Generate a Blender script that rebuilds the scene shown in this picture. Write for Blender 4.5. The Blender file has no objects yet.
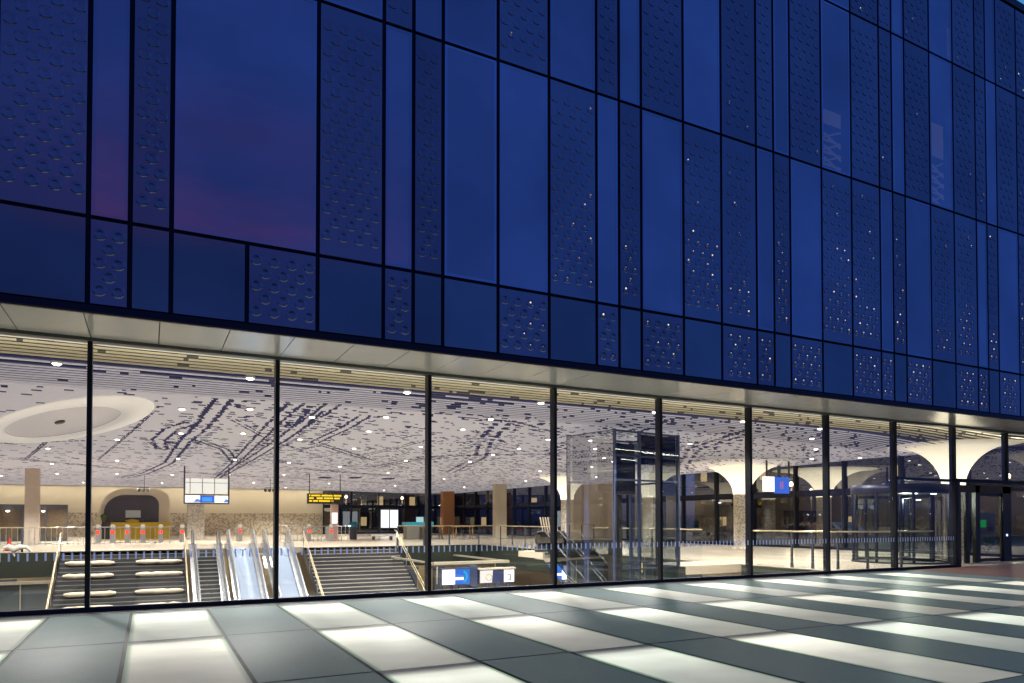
import bpy, math, random
from mathutils import Vector
random.seed(7)
C = bpy.context.scene.collection
PI = math.pi
R = math.radians

# ------------------------------------------------------------------ materials
def new_mat(name):
    m = bpy.data.materials.new(name); m.use_nodes = True
    nt = m.node_tree; nt.nodes.clear()
    out = nt.nodes.new('ShaderNodeOutputMaterial')
    return m, nt, out

def N(nt, t, **kw):
    n = nt.nodes.new(t)
    for k, v in kw.items():
        if k.startswith('i_'):
            n.inputs[k[2:].replace('_', ' ')].default_value = v
        else:
            setattr(n, k, v)
    return n

def rgba(c): return (c[0], c[1], c[2], 1)

def pbr(name, col, rough=.5, metal=0, var=.12, scale=6, spec=.5, emit=None, estr=0, bump=0, col2=None, stretch=None, coat=0):
    """principled surface whose colour and roughness drift a little over the surface"""
    m, nt, out = new_mat(name)
    b = N(nt, 'ShaderNodeBsdfPrincipled')
    tc = N(nt, 'ShaderNodeTexCoord')
    mp = N(nt, 'ShaderNodeMapping')
    if stretch: mp.inputs['Scale'].default_value = stretch
    nt.links.new(tc.outputs['Object'], mp.inputs['Vector'])
    no = N(nt, 'ShaderNodeTexNoise'); no.inputs['Scale'].default_value = scale; no.inputs['Detail'].default_value = 5
    nt.links.new(mp.outputs[0], no.inputs['Vector'])
    mx = N(nt, 'ShaderNodeMix', data_type='RGBA')
    a = tuple(max(0, v * (1 - var)) for v in col)
    bb = col2 if col2 else tuple(min(1, v * (1 + var)) for v in col)
    mx.inputs['A'].default_value = rgba(a); mx.inputs['B'].default_value = rgba(bb)
    nt.links.new(no.outputs['Fac'], mx.inputs['Factor'])
    nt.links.new(mx.outputs['Result'], b.inputs['Base Color'])
    mr = N(nt, 'ShaderNodeMapRange'); mr.inputs['To Min'].default_value = max(0, rough * .8); mr.inputs['To Max'].default_value = min(1, rough * 1.25)
    nt.links.new(no.outputs['Fac'], mr.inputs['Value']); nt.links.new(mr.outputs[0], b.inputs['Roughness'])
    b.inputs['Metallic'].default_value = metal
    b.inputs['Specular IOR Level'].default_value = spec
    b.inputs['Coat Weight'].default_value = coat
    if emit:
        b.inputs['Emission Color'].default_value = rgba(emit); b.inputs['Emission Strength'].default_value = estr
    if bump:
        bp = N(nt, 'ShaderNodeBump'); bp.inputs['Strength'].default_value = bump; bp.inputs['Distance'].default_value = .02
        nt.links.new(no.outputs['Fac'], bp.inputs['Height']); nt.links.new(bp.outputs[0], b.inputs['Normal'])
    nt.links.new(b.outputs[0], out.inputs[0])
    return m

def lamp(name, col, s):
    m, nt, out = new_mat(name)
    e = N(nt, 'ShaderNodeEmission'); e.inputs[0].default_value = rgba(col); e.inputs[1].default_value = s
    nt.links.new(e.outputs[0], out.inputs[0]); return m

def clear_glass(name, tint=(.93, .95, .94), refl=1.0, gloss=(1, 1, 1), ior=1.5, base=0.0):
    m, nt, out = new_mat(name)
    t = N(nt, 'ShaderNodeBsdfTransparent'); t.inputs[0].default_value = rgba(tint)
    g = N(nt, 'ShaderNodeBsdfGlossy'); g.inputs[0].default_value = rgba(gloss); g.inputs[1].default_value = 0.0
    f = N(nt, 'ShaderNodeFresnel'); f.inputs[0].default_value = ior
    ma = N(nt, 'ShaderNodeMath', operation='MULTIPLY_ADD'); ma.inputs[1].default_value = refl; ma.inputs[2].default_value = base
    ma.use_clamp = True
    nt.links.new(f.outputs[0], ma.inputs[0])
    mx = N(nt, 'ShaderNodeMixShader')
    nt.links.new(ma.outputs[0], mx.inputs[0]); nt.links.new(t.outputs[0], mx.inputs[1]); nt.links.new(g.outputs[0], mx.inputs[2])
    nt.links.new(mx.outputs[0], out.inputs[0]); return m

def facade_glass(name, gloss, through, base, rough=.01, wave=.0, drift=.16):
    """coated facade glass: a strong mirror of the sky, a little of the room behind it; every panel a slightly different tone"""
    m, nt, out = new_mat(name)
    tc = N(nt, 'ShaderNodeTexCoord'); oi = N(nt, 'ShaderNodeObjectInfo')
    g = N(nt, 'ShaderNodeBsdfGlossy'); g.inputs[1].default_value = rough
    no = N(nt, 'ShaderNodeTexNoise'); no.inputs['Scale'].default_value = .55; no.inputs['Detail'].default_value = 3
    nt.links.new(tc.outputs['Object'], no.inputs['Vector'])
    r1 = N(nt, 'ShaderNodeMapRange'); r1.inputs['To Min'].default_value = 1 - drift; r1.inputs['To Max'].default_value = 1 + drift; nt.links.new(oi.outputs['Random'], r1.inputs['Value'])
    r2 = N(nt, 'ShaderNodeMapRange'); r2.inputs['From Min'].default_value = .3; r2.inputs['From Max'].default_value = .7; r2.inputs['To Min'].default_value = .88; r2.inputs['To Max'].default_value = 1.12; nt.links.new(no.outputs['Fac'], r2.inputs['Value'])
    mu = N(nt, 'ShaderNodeMath', operation='MULTIPLY'); nt.links.new(r1.outputs[0], mu.inputs[0]); nt.links.new(r2.outputs[0], mu.inputs[1])
    vm = N(nt, 'ShaderNodeVectorMath', operation='SCALE'); vm.inputs[0].default_value = gloss; nt.links.new(mu.outputs[0], vm.inputs['Scale'])
    nt.links.new(vm.outputs[0], g.inputs[0])
    if wave:
        n2 = N(nt, 'ShaderNodeTexNoise'); n2.inputs['Scale'].default_value = .8; n2.inputs['Detail'].default_value = 1
        nt.links.new(tc.outputs['Object'], n2.inputs['Vector'])
        bp = N(nt, 'ShaderNodeBump'); bp.inputs['Strength'].default_value = wave; bp.inputs['Distance'].default_value = .05
        nt.links.new(n2.outputs['Fac'], bp.inputs['Height']); nt.links.new(bp.outputs[0], g.inputs['Normal'])
    d = N(nt, 'ShaderNodeBsdfDiffuse'); d.inputs[0].default_value = rgba(base)
    a = N(nt, 'ShaderNodeAddShader')
    nt.links.new(g.outputs[0], a.inputs[0])
    if through:
        t = N(nt, 'ShaderNodeBsdfTransparent'); t.inputs[0].default_value = rgba((through, through, through))
        nt.links.new(t.outputs[0], a.inputs[1])
    else:
        nt.links.new(d.outputs[0], a.inputs[1])
    nt.links.new(a.outputs[0], out.inputs[0]); return m

M = {}
M['window'] = facade_glass('window_glass', (.475, .43, .50), .08, (.0, .0, .0), .0, .06)
M['window_edge'] = facade_glass('window_edge_glass', (.44, .46, .56), 0, (.004, .006, .02), .02)
M['dimple'] = facade_glass('dimpled_printed_glass', (.29, .28, .31), 0, (.028, .026, .075), .20)
M['spandrel'] = facade_glass('spandrel_glass', (.26, .27, .29), 0, (.02, .025, .05), .05, .01)
M['dark_alu'] = pbr('dark_aluminium', (.010, .012, .030), .45, .3, spec=.3)
M['trim'] = pbr('dark_blue_trim', (.012, .013, .03), .35, .4)
M['brown_lip'] = pbr('bronze_lip', (.10, .07, .05), .4, .6)
M['soffit'] = pbr('white_coated_soffit', (.97, .95, .91), .15, .40, var=.04, scale=.8, spec=.6)
M['gap'] = pbr('shadow_gap', (.01, .01, .01), .9)
M['lens'] = [lamp('dim_glint', (.66, .60, .75), .27), lamp('mid_glint', (.9, .8, .78), .62), lamp('bright_glint', (1, .9, .75), 1.05)]  # emissive tones for the glints painted onto the facade dots
M['mullion'] = pbr('mullion_black', (.005, .006, .011), .40, .0, spec=.3)
M['pane'] = clear_glass('storefront_glass', (.95, .965, .955), 1.15, ior=1.5)
M['rail_glass'] = clear_glass('balustrade_glass', (.93, .96, .95), .9)
M['stripe'] = pbr('frosted_stripe', (.62, .68, .95), .5, emit=(.5, .58, 1), estr=.16)
M['film'] = clear_glass('clear_film', (1, 1, 1), 0.0)
M['dark_in'] = pbr('dark_interior', (.02, .022, .03), .8)
M['room'] = pbr('room_grey', (.25, .25, .25), .8)
M['concrete'] = pbr('concrete', (.24, .23, .22), .8, scale=3, bump=.1)

# ------------------------------------------------------------------ mesh builder
class MB:
    def __init__(s): s.v = []; s.f = []; s.mi = []; s.sm = []
    def add(s, vs, fs, m=0, smooth=False):
        o = len(s.v); s.v.extend(vs)
        for f in fs: s.f.append(tuple(o + i for i in f)); s.mi.append(m); s.sm.append(smooth)
    def box(s, x0, y0, z0, x1, y1, z1, m=0):
        s.add([(x0, y0, z0), (x1, y0, z0), (x1, y1, z0), (x0, y1, z0), (x0, y0, z1), (x1, y0, z1), (x1, y1, z1), (x0, y1, z1)],
              [(0, 3, 2, 1), (4, 5, 6, 7), (0, 1, 5, 4), (1, 2, 6, 5), (2, 3, 7, 6), (3, 0, 4, 7)], m)
    def quad(s, a, b, c, d, m=0): s.add([a, b, c, d], [(0, 1, 2, 3)], m)
    def bar(s, p, q, w, h=None, m=0, up=(0, 0, 1)):
        """rectangular bar from p to q"""
        h = h or w; p = Vector(p); q = Vector(q); d = (q - p).normalized(); u = Vector(up)
        if abs(d.dot(u)) > .98: u = Vector((0, 1, 0))
        r = d.cross(u).normalized() * w / 2; u = r.cross(d).normalized() * h / 2
        vs = [tuple(a + r * i + u * j) for a in (p, q) for i, j in ((-1, -1), (1, -1), (1, 1), (-1, 1))]
        s.add(vs, [(0, 3, 2, 1), (4, 5, 6, 7), (0, 1, 5, 4), (1, 2, 6, 5), (2, 3, 7, 6), (3, 0, 4, 7)], m)
    def tube(s, pts, r, n=8, m=0, cap=True):
        pts = [Vector(p) for p in pts]; rings = []
        for i, p in enumerate(pts):
            d = (pts[min(i + 1, len(pts) - 1)] - pts[max(i - 1, 0)]).normalized()
            u = Vector((0, 0, 1)) if abs(d.z) < .95 else Vector((1, 0, 0))
            a = d.cross(u).normalized(); b = a.cross(d)
            rr = r[i] if isinstance(r, (list, tuple)) else r
            rings.append([tuple(p + (a * math.cos(2 * PI * k / n) + b * math.sin(2 * PI * k / n)) * rr) for k in range(n)])
        vs = [v for g in rings for v in g]; fs = []
        for i in range(len(rings) - 1):
            for k in range(n):
                fs.append((i * n + k, i * n + (k + 1) % n, (i + 1) * n + (k + 1) % n, (i + 1) * n + k))
        s.add(vs, fs, m, True)
        if cap: s.add(rings[0], [tuple(range(n))], m); s.add(rings[-1], [tuple(range(n - 1, -1, -1))], m)
    def lathe(s, c, prof, n=24, m=0, a0=0, a1=2 * PI, smooth=True):
        full = abs(a1 - a0 - 2 * PI) < 1e-6; k = n if full else n + 1
        vs = []
        for r, z in prof:
            for i in range(k):
                a = a0 + (a1 - a0) * i / n
                vs.append((c[0] + r * math.cos(a), c[1] + r * math.sin(a), c[2] + z))
        fs = []
        for j in range(len(prof) - 1):
            for i in range(n):
                i2 = (i + 1) % k
                fs.append((j * k + i, j * k + i2, (j + 1) * k + i2, (j + 1) * k + i))
        s.add(vs, fs, m, smooth)
    def prism(s, poly, axis, a, b, m=0):
        """poly of 2D points extruded along an axis"""
        def pt(p, t): return {'x': (t, p[0], p[1]), 'y': (p[0], t, p[1]), 'z': (p[0], p[1], t)}[axis]
        n = len(poly); vs = [pt(p, a) for p in poly] + [pt(p, b) for p in poly]
        fs = [tuple(range(n)), tuple(range(2 * n - 1, n - 1, -1))] + [(i, (i + 1) % n, n + (i + 1) % n, n + i) for i in range(n)]
        s.add(vs, fs, m)
    def build(s, name, mats, parent=None):
        me = bpy.data.meshes.new(name); me.from_pydata([tuple(v) for v in s.v], [], s.f)
        if not isinstance(mats, (list, tuple)): mats = [mats]
        for m in mats: me.materials.append(m)
        me.polygons.foreach_set('material_index', s.mi); me.polygons.foreach_set('use_smooth', s.sm)
        me.update(); o = bpy.data.objects.new(name, me); C.objects.link(o)
        if parent: o.parent = parent
        return o

def tag(o, label=None, cat=None, group=None, kind=None):
    for k, v in (('label', label), ('category', cat), ('group', group), ('kind', kind)):
        if v: o[k] = v
    return o
def empty(name, loc=(0, 0, 0), rz=0):
    o = bpy.data.objects.new(name, None); C.objects.link(o); o.location = loc; o.rotation_euler = (0, 0, rz); return o
def copy_tree(o, parent=None):
    c = o.copy(); C.objects.link(c); c.parent = parent
    for ch in list(o.children): copy_tree(ch, c)
    return c
def struct(mb, name, mats): return tag(mb.build(name, mats), kind='structure')

# ------------------------------------------------------------------ layout
DG, DF = 14.17, 12.39          # glass line and upper facade plane
M0, MS = -0.932, 3.1257        # mullions
ZS = 4.74                      # soffit
ROWS = [(4.88, 6.216), (6.216, 10.735), (10.735, 15.237), (15.237, 18.05)]
XW = 32.5                      # side wall of the hall
YB = 78.0                      # back wall
XL = -18.0
VX0, VX1, VY0, VY1 = -13.0, 19.0, 15.0, 41.5   # the opening down to the platforms
ORD = ['first', 'second', 'third', 'fourth', 'fifth', 'sixth', 'seventh', 'eighth', 'ninth', 'tenth', 'eleventh', 'twelfth', 'thirteenth', 'fourteenth', 'fifteenth', 'sixteenth']

# ------------------------------------------------------------------ plaza
p, t0, q, ty = 1.1916, -2.6315, 3.2188, 10.4803
XB = t0 + 20 * p               # last paving line before the brick
M['stone'] = pbr('plaza_stone', (.035, .037, .042), .55, scale=4, bump=.1)
g = MB()
for (x0, y0, x1, y1) in ((-400, -400, 400, 13.95), (-400, 13.95, -30, 90), (XW + .3, 13.95, 400, 90), (-400, 90, 400, 400)):
    g.quad((x0, y0, -.02), (x1, y0, -.02), (x1, y1, -.02), (x0, y1, -.02))
struct(g, 'ground', M['stone'])

# dark glass tiles and joints, one sheet of paving
def tile_dark():
    m, nt, out = new_mat('dark_frosted_glass_paving')
    b = N(nt, 'ShaderNodeBsdfPrincipled'); tc = N(nt, 'ShaderNodeTexCoord')
    no = N(nt, 'ShaderNodeTexNoise'); no.inputs['Scale'].default_value = 1.3; no.inputs['Detail'].default_value = 6
    nt.links.new(tc.outputs['Object'], no.inputs['Vector'])
    mx = N(nt, 'ShaderNodeMix', data_type='RGBA'); mx.inputs['A'].default_value = (.040, .080, .088, 1); mx.inputs['B'].default_value = (.066, .112, .118, 1)
    nt.links.new(no.outputs['Fac'], mx.inputs['Factor']); n3 = N(nt, 'ShaderNodeTexNoise'); n3.inputs['Scale'].default_value = 55; n3.inputs['Detail'].default_value = 4; nt.links.new(tc.outputs['Object'], n3.inputs['Vector'])
    gr = N(nt, 'ShaderNodeMapRange'); gr.inputs['From Min'].default_value = .35; gr.inputs['From Max'].default_value = .7; gr.inputs['To Min'].default_value = .82; gr.inputs['To Max'].default_value = 1.15; nt.links.new(n3.outputs['Fac'], gr.inputs['Value'])
    n4 = N(nt, 'ShaderNodeTexNoise'); n4.inputs['Scale'].default_value = .45; n4.inputs['Detail'].default_value = 8; n4.inputs['Roughness'].default_value = .65; nt.links.new(tc.outputs['Object'], n4.inputs['Vector'])
    g2 = N(nt, 'ShaderNodeMapRange'); g2.inputs['From Min'].default_value = .35; g2.inputs['From Max'].default_value = .65; g2.inputs['To Min'].default_value = .78; g2.inputs['To Max'].default_value = 1.15; nt.links.new(n4.outputs['Fac'], g2.inputs['Value'])
    gm = N(nt, 'ShaderNodeMath', operation='MULTIPLY'); nt.links.new(gr.outputs[0], gm.inputs[0]); nt.links.new(g2.outputs[0], gm.inputs[1])
    gs = N(nt, 'ShaderNodeVectorMath', operation='SCALE'); nt.links.new(mx.outputs['Result'], gs.inputs[0]); nt.links.new(gm.outputs[0], gs.inputs['Scale'])
    nt.links.new(gs.outputs[0], b.inputs['Base Color'])
    n2 = N(nt, 'ShaderNodeTexNoise'); n2.inputs['Scale'].default_value = 14; n2.inputs['Detail'].default_value = 8
    nt.links.new(tc.outputs['Object'], n2.inputs['Vector'])
    mr = N(nt, 'ShaderNodeMapRange'); mr.inputs['To Min'].default_value = .36; mr.inputs['To Max'].default_value = .44
    nt.links.new(n2.outputs['Fac'], mr.inputs['Value']); nt.links.new(mr.outputs[0], b.inputs['Roughness'])
    b.inputs['Specular IOR Level'].default_value = .36
    b.inputs['Emission Color'].default_value = (.44, .66, .60, 1); b.inputs['Emission Strength'].default_value = .085   # even glow painted in for light leaking sideways from the lit strips
    nt.links.new(b.outputs[0], out.inputs[0]); return m
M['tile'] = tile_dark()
M['joint'] = pbr('dark_paving_joint', (.012, .014, .022), .5)
JW = .022
pv = MB()
XP0 = t0 - 12 * p
pv.quad((XP0, -8, -.008), (XB, -8, -.008), (XB, 13.72, -.008), (XP0, 13.72, -.008), 1)
pv.quad((XB, -8, -.008), (XB + 24 * p, -8, -.008), (XB + 24 * p, ty, -.008), (XB, ty, -.008), 1)
YR = [ty + q, ty, ty - q, ty - 2 * q, ty - 3 * q, ty - 4 * q, ty - 5 * q]
lit = []
for r in range(6):
    for k in range(-12, 44):
        if r == 0 and k >= 20: continue
        x0, x1 = t0 + k * p + JW, t0 + (k + 1) * p - JW
        y1, y0 = YR[r] - JW, YR[r + 1] + JW
        if k % 2 == 0 and r < 3: lit.append((r, k, x0, x1, y0, y1))
        else: pv.quad((x0, y0, 0), (x1, y0, 0), (x1, y1, 0), (x0, y1, 0), 0)
pv.quad((XP0, 13.735, 0), (XB, 13.735, 0), (XB, 14.06, 0), (XP0, 14.06, 0), 2)
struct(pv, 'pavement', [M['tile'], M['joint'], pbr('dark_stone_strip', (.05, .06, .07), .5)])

def tile_lit():
    """frosted glass lit from a lamp under its far end: bright there, falling off towards the near end, green at the cut edges"""
    m, nt, out = new_mat('lit_glass_paving')
    b = N(nt, 'ShaderNodeBsdfPrincipled'); tc = N(nt, 'ShaderNodeTexCoord'); sx = N(nt, 'ShaderNodeSeparateXYZ')
    nt.links.new(tc.outputs['Generated'], sx.inputs[0])
    cr = N(nt, 'ShaderNodeValToRGB'); e = cr.color_ramp.elements
    e[0].position = 0; e[0].color = (.24, .24, .24, 1); e[1].position = 1; e[1].color = (.01, .01, .01, 1)
    for ps, v in ((.25, .30), (.5, .48), (.70, .84), (.82, 1.0), (.89, .86), (.94, .25), (.97, .05)):
        n = cr.color_ramp.elements.new(ps); n.color = (v, v, v, 1)
    nt.links.new(sx.outputs['Y'], cr.inputs[0])
    ex = N(nt, 'ShaderNodeValToRGB'); e = ex.color_ramp.elements
    e[0].position = 0; e[0].color = (.12, .2, .15, 1); e[1].position = 1; e[1].color = (.12, .2, .15, 1)
    for ps, c in ((.03, (.42, .55, .42)), (.06, (.98, 1, .94)), (.5, (1, 1, .97)), (.94, (.98, 1, .94)), (.97, (.42, .55, .42))):
        n = ex.color_ramp.elements.new(ps); n.color = rgba(c)
    nt.links.new(sx.outputs['X'], ex.inputs[0])
    oi = N(nt, 'ShaderNodeObjectInfo'); ng = N(nt, 'ShaderNodeMapRange'); ng.inputs['To Min'].default_value = .82; ng.inputs['To Max'].default_value = 1.12
    nt.links.new(oi.outputs['Random'], ng.inputs['Value'])
    no = N(nt, 'ShaderNodeTexNoise'); no.inputs['Scale'].default_value = 2.2; no.inputs['Detail'].default_value = 6
    nt.links.new(tc.outputs['Object'], no.inputs['Vector'])
    nr = N(nt, 'ShaderNodeMapRange'); nr.inputs['To Min'].default_value = .74; nr.inputs['To Max'].default_value = 1.2
    nt.links.new(no.outputs['Fac'], nr.inputs['Value'])
    m1 = N(nt, 'ShaderNodeMix', data_type='RGBA', blend_type='MULTIPLY'); m1.inputs['Factor'].default_value = 1
    nt.links.new(cr.outputs[0], m1.inputs['A']); nt.links.new(ex.outputs[0], m1.inputs['B'])
    mm = N(nt, 'ShaderNodeMath', operation='MULTIPLY'); nt.links.new(ng.outputs[0], mm.inputs[0]); nt.links.new(nr.outputs[0], mm.inputs[1])
    m2 = N(nt, 'ShaderNodeMath', operation='MULTIPLY'); m2.inputs[1].default_value = 1.08; nt.links.new(mm.outputs[0], m2.inputs[0])
    tint = N(nt, 'ShaderNodeMix', data_type='RGBA'); tint.inputs['A'].default_value = (1, .94, .81, 1); tint.inputs['B'].default_value = (.95, 1, .88, 1)
    r2 = N(nt, 'ShaderNodeMath', operation='FRACT'); r3 = N(nt, 'ShaderNodeMath', operation='MULTIPLY'); r3.inputs[1].default_value = 7.31
    nt.links.new(oi.outputs['Random'], r3.inputs[0]); nt.links.new(r3.outputs[0], r2.inputs[0]); nt.links.new(r2.outputs[0], tint.inputs['Factor'])
    m3 = N(nt, 'ShaderNodeMix', data_type='RGBA', blend_type='MULTIPLY'); m3.inputs['Factor'].default_value = 1
    nt.links.new(m1.outputs['Result'], m3.inputs['A']); nt.links.new(tint.outputs['Result'], m3.inputs['B'])
    nt.links.new(m3.outputs['Result'], b.inputs['Emission Color']); nt.links.new(m2.outputs[0], b.inputs['Emission Strength'])
    b.inputs['Base Color'].default_value = (.16, .18, .17, 1); b.inputs['Roughness'].default_value = .36
    nt.links.new(b.outputs[0], out.inputs[0]); return m
M['lit'] = tile_lit()
rowname = ['row along the glass front', 'middle row of the plaza', 'row nearest the viewer']
kvis = {0: -1, 1: 1, 2: 3}
cnt = {0: 0, 1: 0, 2: 0}
for r, k, x0, x1, y0, y1 in lit:
    if k < {0: -2, 1: -2, 2: 0}[r] or k > 34: continue
    b = MB(); w, h = x1 - x0, y1 - y0
    b.box(0, 0, -.05, w, h, 0)
    o = b.build('lit_floor_panel', M['lit']); o.location = (x0, y0, 0)
    n = cnt[r]; cnt[r] += 1
    tag(o, 'white glowing glass paving strip, %s from the left in the %s' % (ORD[n] if n < 16 else 'one of the far ones', rowname[r]), 'floor light', 'lit glass paving strips in the plaza')

M['brick'] = None
def brick():
    m, nt, out = new_mat('red_brown_clinker_paving')
    b = N(nt, 'ShaderNodeBsdfPrincipled'); tc = N(nt, 'ShaderNodeTexCoord')
    br = N(nt, 'ShaderNodeTexBrick'); br.inputs['Scale'].default_value = 5
    br.inputs['Color1'].default_value = (.17, .07, .06, 1); br.inputs['Color2'].default_value = (.23, .10, .08, 1); br.inputs['Mortar'].default_value = (.05, .035, .035, 1)
    nt.links.new(tc.outputs['Object'], br.inputs['Vector']); nt.links.new(br.outputs[0], b.inputs['Base Color']); b.inputs['Roughness'].default_value = .45
    nt.links.new(b.outputs[0], out.inputs[0]); return m
M['brick'] = brick()
dr_ = MB(); dr_.box(XP0, 13.90, -.006, XB, 13.915, .006); dr_.box(XP0, 14.005, -.006, XB, 14.02, .006)
xx = -7.0
while xx < XB: dr_.box(xx, 13.915, -.006, xx + .012, 14.005, .004); xx += .05
struct(dr_, 'pavement_drain', pbr('drain_steel', (.10, .10, .10), .4, .6))
g = MB(); g.quad((XB, ty, -.004), (XB + 24 * p, ty, -.004), (XB + 24 * p, 14.1, -.004), (XB, 14.1, -.004))
g.quad((24.2, 14.1, -.004), (XW, 14.1, -.004), (XW, 15.35, -.004), (24.2, 15.35, -.004))
struct(g, 'brick_path', M['brick'])

# ------------------------------------------------------------------ the building: upper facade
bld = empty('station_building', (0, DF, 0))
tag(bld, 'dark blue glass station building with dimpled panels above a glazed hall front', 'building')
def part(mb, name, mats, parent=None):
    o = mb.build(name, mats); o.parent = parent or bld
    o.matrix_parent_inverse = (parent or bld).matrix_basis.inverted() if parent is None else o.matrix_parent_inverse
    return o

XS = [-5.6, -4.45, -3.2, -2.02, -.86, -.30, .28, 1.42, 2.58, 3.76, 4.33, 4.92, 6.09, 7.26, 8.43, 9.02, 9.62, 10.82, 11.98, 13.12, 13.71, 14.29,
      15.45, 16.62, 17.79, 18.34, 18.9, 20.06, 21.2, 22.33, 22.89, 23.46, 24.61, 25.2, 26.4, 27.0, 28.15, 29.3, 30.45, 31.6, 32.6]
#  D dimpled, S spandrel, W window, '-' joined to the previous panel
KA = 'SDSS' + 'DSSDSDSSDSDSDSDDSDSDDSDSDDSD' + 'SDSDSDSD'
KB = 'WDWD' + 'WDW-DWDWWDWDWDDWDWDDWDWDDWDW' + 'DWDWDDWD'
KC = 'DWDW' + 'DWD-WDWWDWDWDWDDWDWDDWDWDDWDW'[:28] + 'DWDWDWDD'
KD = 'WDWD' + 'WDW-DWDDWDWDWDWDWDDWDWDWDDWDW'[:28] + 'DWDWDWDW'
# rows C and D set out panel by panel from x = 2.58
KC = 'DWDW' + 'DWD-' + 'WDWWDWDWDWDDWDWDDWDWDDWDW'[:24] + 'DWDWDWDD'
KD = 'WDWD' + 'WDW-' + 'DWDDWDWDWDWDDDWDDWDWDDWDW'[:24] + 'DWDWDWDW'
HG, VG, YP = .036, .012, DF     # half gaps

def dots(b, x0, x1, z0, z1, y, row=0):
    w, h = x1 - x0, z1 - z0
    px = .145 if w > .7 else .125
    n = int((w - .17) / px) + 1
    if w > .7 and n % 2 == 0: n -= 1
    if w <= .7: n = 3
    xs = [x0 + w / 2 + (i - (n - 1) / 2) * px for i in range(n)]
    pz = .465 if h > 2 else .43
    m = int((h - .34) / pz)
    zc = z0 + h / 2 - (m * pz) / 2
    pr = [(.099, .0), (.089, .0080), (.080, .0125), (.070, .0118), (.050, .005), (.030, .0012), (.0, .0006)]
    S = 12
    for i, x in enumerate(xs):
        odd = (i % 2 == 1)
        for j in range(m + (0 if odd else 1)):
            z = zc + j * pz + (pz / 2 if odd else 0)
            if z - .1 < z0 or z + .1 > z1: continue
            vs = []; fs = []
            for (r, d) in pr[:-1]:
                for a in range(S):
                    t = 2 * PI * a / S; vs.append((x + r * math.cos(t), y - d, z + r * math.sin(t)))
            vs.append((x, y - pr[-1][1], z)); c = len(vs) - 1
            for k in range(len(pr) - 2):
                for a in range(S):
                    fs.append((k * S + a, k * S + (a + 1) % S, (k + 1) * S + (a + 1) % S, (k + 1) * S + a))
            k = len(pr) - 2
            for a in range(S): fs.append((k * S + a, k * S + (a + 1) % S, c))
            b.add(vs, fs, 0, True)
            # glowing disc mid-dot: a painted glint, more of them towards the far end
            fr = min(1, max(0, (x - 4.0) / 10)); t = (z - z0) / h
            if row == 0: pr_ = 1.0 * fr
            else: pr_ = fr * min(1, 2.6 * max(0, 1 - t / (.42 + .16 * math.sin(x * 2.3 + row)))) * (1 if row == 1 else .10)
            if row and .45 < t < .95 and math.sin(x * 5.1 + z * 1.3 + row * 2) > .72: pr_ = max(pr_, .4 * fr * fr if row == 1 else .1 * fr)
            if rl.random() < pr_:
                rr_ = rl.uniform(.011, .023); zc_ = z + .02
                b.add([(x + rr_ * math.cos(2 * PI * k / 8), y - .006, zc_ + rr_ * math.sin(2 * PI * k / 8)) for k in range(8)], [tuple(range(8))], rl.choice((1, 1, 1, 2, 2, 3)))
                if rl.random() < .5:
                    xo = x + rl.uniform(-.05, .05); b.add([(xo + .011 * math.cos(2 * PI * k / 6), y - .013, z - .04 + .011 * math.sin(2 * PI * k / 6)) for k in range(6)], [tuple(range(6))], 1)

rl = random.Random(21)
for row, (z0, z1) in enumerate(ROWS):
    kinds = (KA, KB, KC, KD)[row]
    i = 0
    while i < len(XS) - 1:
        kd = kinds[i]; j = i + 1
        while j < len(kinds) and kinds[j] == '-': j += 1
        x0, x1 = XS[i] + HG, XS[j] - HG
        a, c = z0 + VG + (.02 if row else .0), z1 - VG - .02
        b = MB()
        if kd == 'W':
            # the pane hangs in a slim edge frame
            e = .05
            b.quad((x0 + e, YP + .004, a + e), (x1 - e, YP + .004, a + e), (x1 - e, YP + .004, c - e), (x0 + e, YP + .004, c - e))
            pane = part(b, 'window', M['window'])
            f = MB()
            f.box(x0, YP, a, x0 + e, YP + .1, c); f.box(x1 - e, YP, a, x1, YP + .1, c)
            f.box(x0 + e, YP, a, x1 - e, YP + .1, a + e); f.box(x0 + e, YP, c - e, x1 - e, YP + .1, c)
            fo = f.build('frame', M['window_edge'], pane)
        else:
            b.box(x0, YP, a, x1, YP + .08, c)
            if kd == 'D':
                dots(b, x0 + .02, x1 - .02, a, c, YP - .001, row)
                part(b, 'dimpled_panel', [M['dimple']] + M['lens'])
            else:
                part(b, 'spandrel_panel', M['spandrel'])
        i = j
# dark carrier behind the joints: bars between panels, so windows stay see-through
cb = MB()
for x in XS:
    if abs(x - 1.42) < .01:
        cb.box(x - .085, YP + .05, ROWS[0][0] - .02, x + .085, YP + .24, ROWS[0][1]); continue
    cb.box(x - .085, YP + .05, ROWS[0][0] - .02, x + .085, YP + .24, 18.05)
for z in [r[1] for r in ROWS]:
    cb.box(XS[0], YP + .055, z - .09, XS[-1], YP + .235, z + .09)
for zz in (ROWS[0],):
    cb.box(XS[0], YP + .10, zz[0], XS[-1], YP + .2, zz[1])
part(cb, 'carrier_frame', M['dark_alu'])
tb = MB(); tb.box(XS[0], YP - .004, 4.765, XS[-1], YP + .14, 4.868)
part(tb, 'bottom_trim', M['trim'])
tb = MB(); tb.box(XS[0], YP - .012, 4.735, XS[-1], YP + .05, 4.762)
part(tb, 'bottom_lip', M['brown_lip'])
pp = MB(); pp.box(XS[0], YP - .03, 18.09, XS[-1] + .1, YP + .5, 18.32); part(pp, 'parapet', M['trim'])
core = MB()
core.box(-30, 16.6, 5.35, XW + .1, YB + .3, 18.0)
core.box(XS[0], 12.66, 4.90, XW + .1, 16.6, 5.34)
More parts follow.
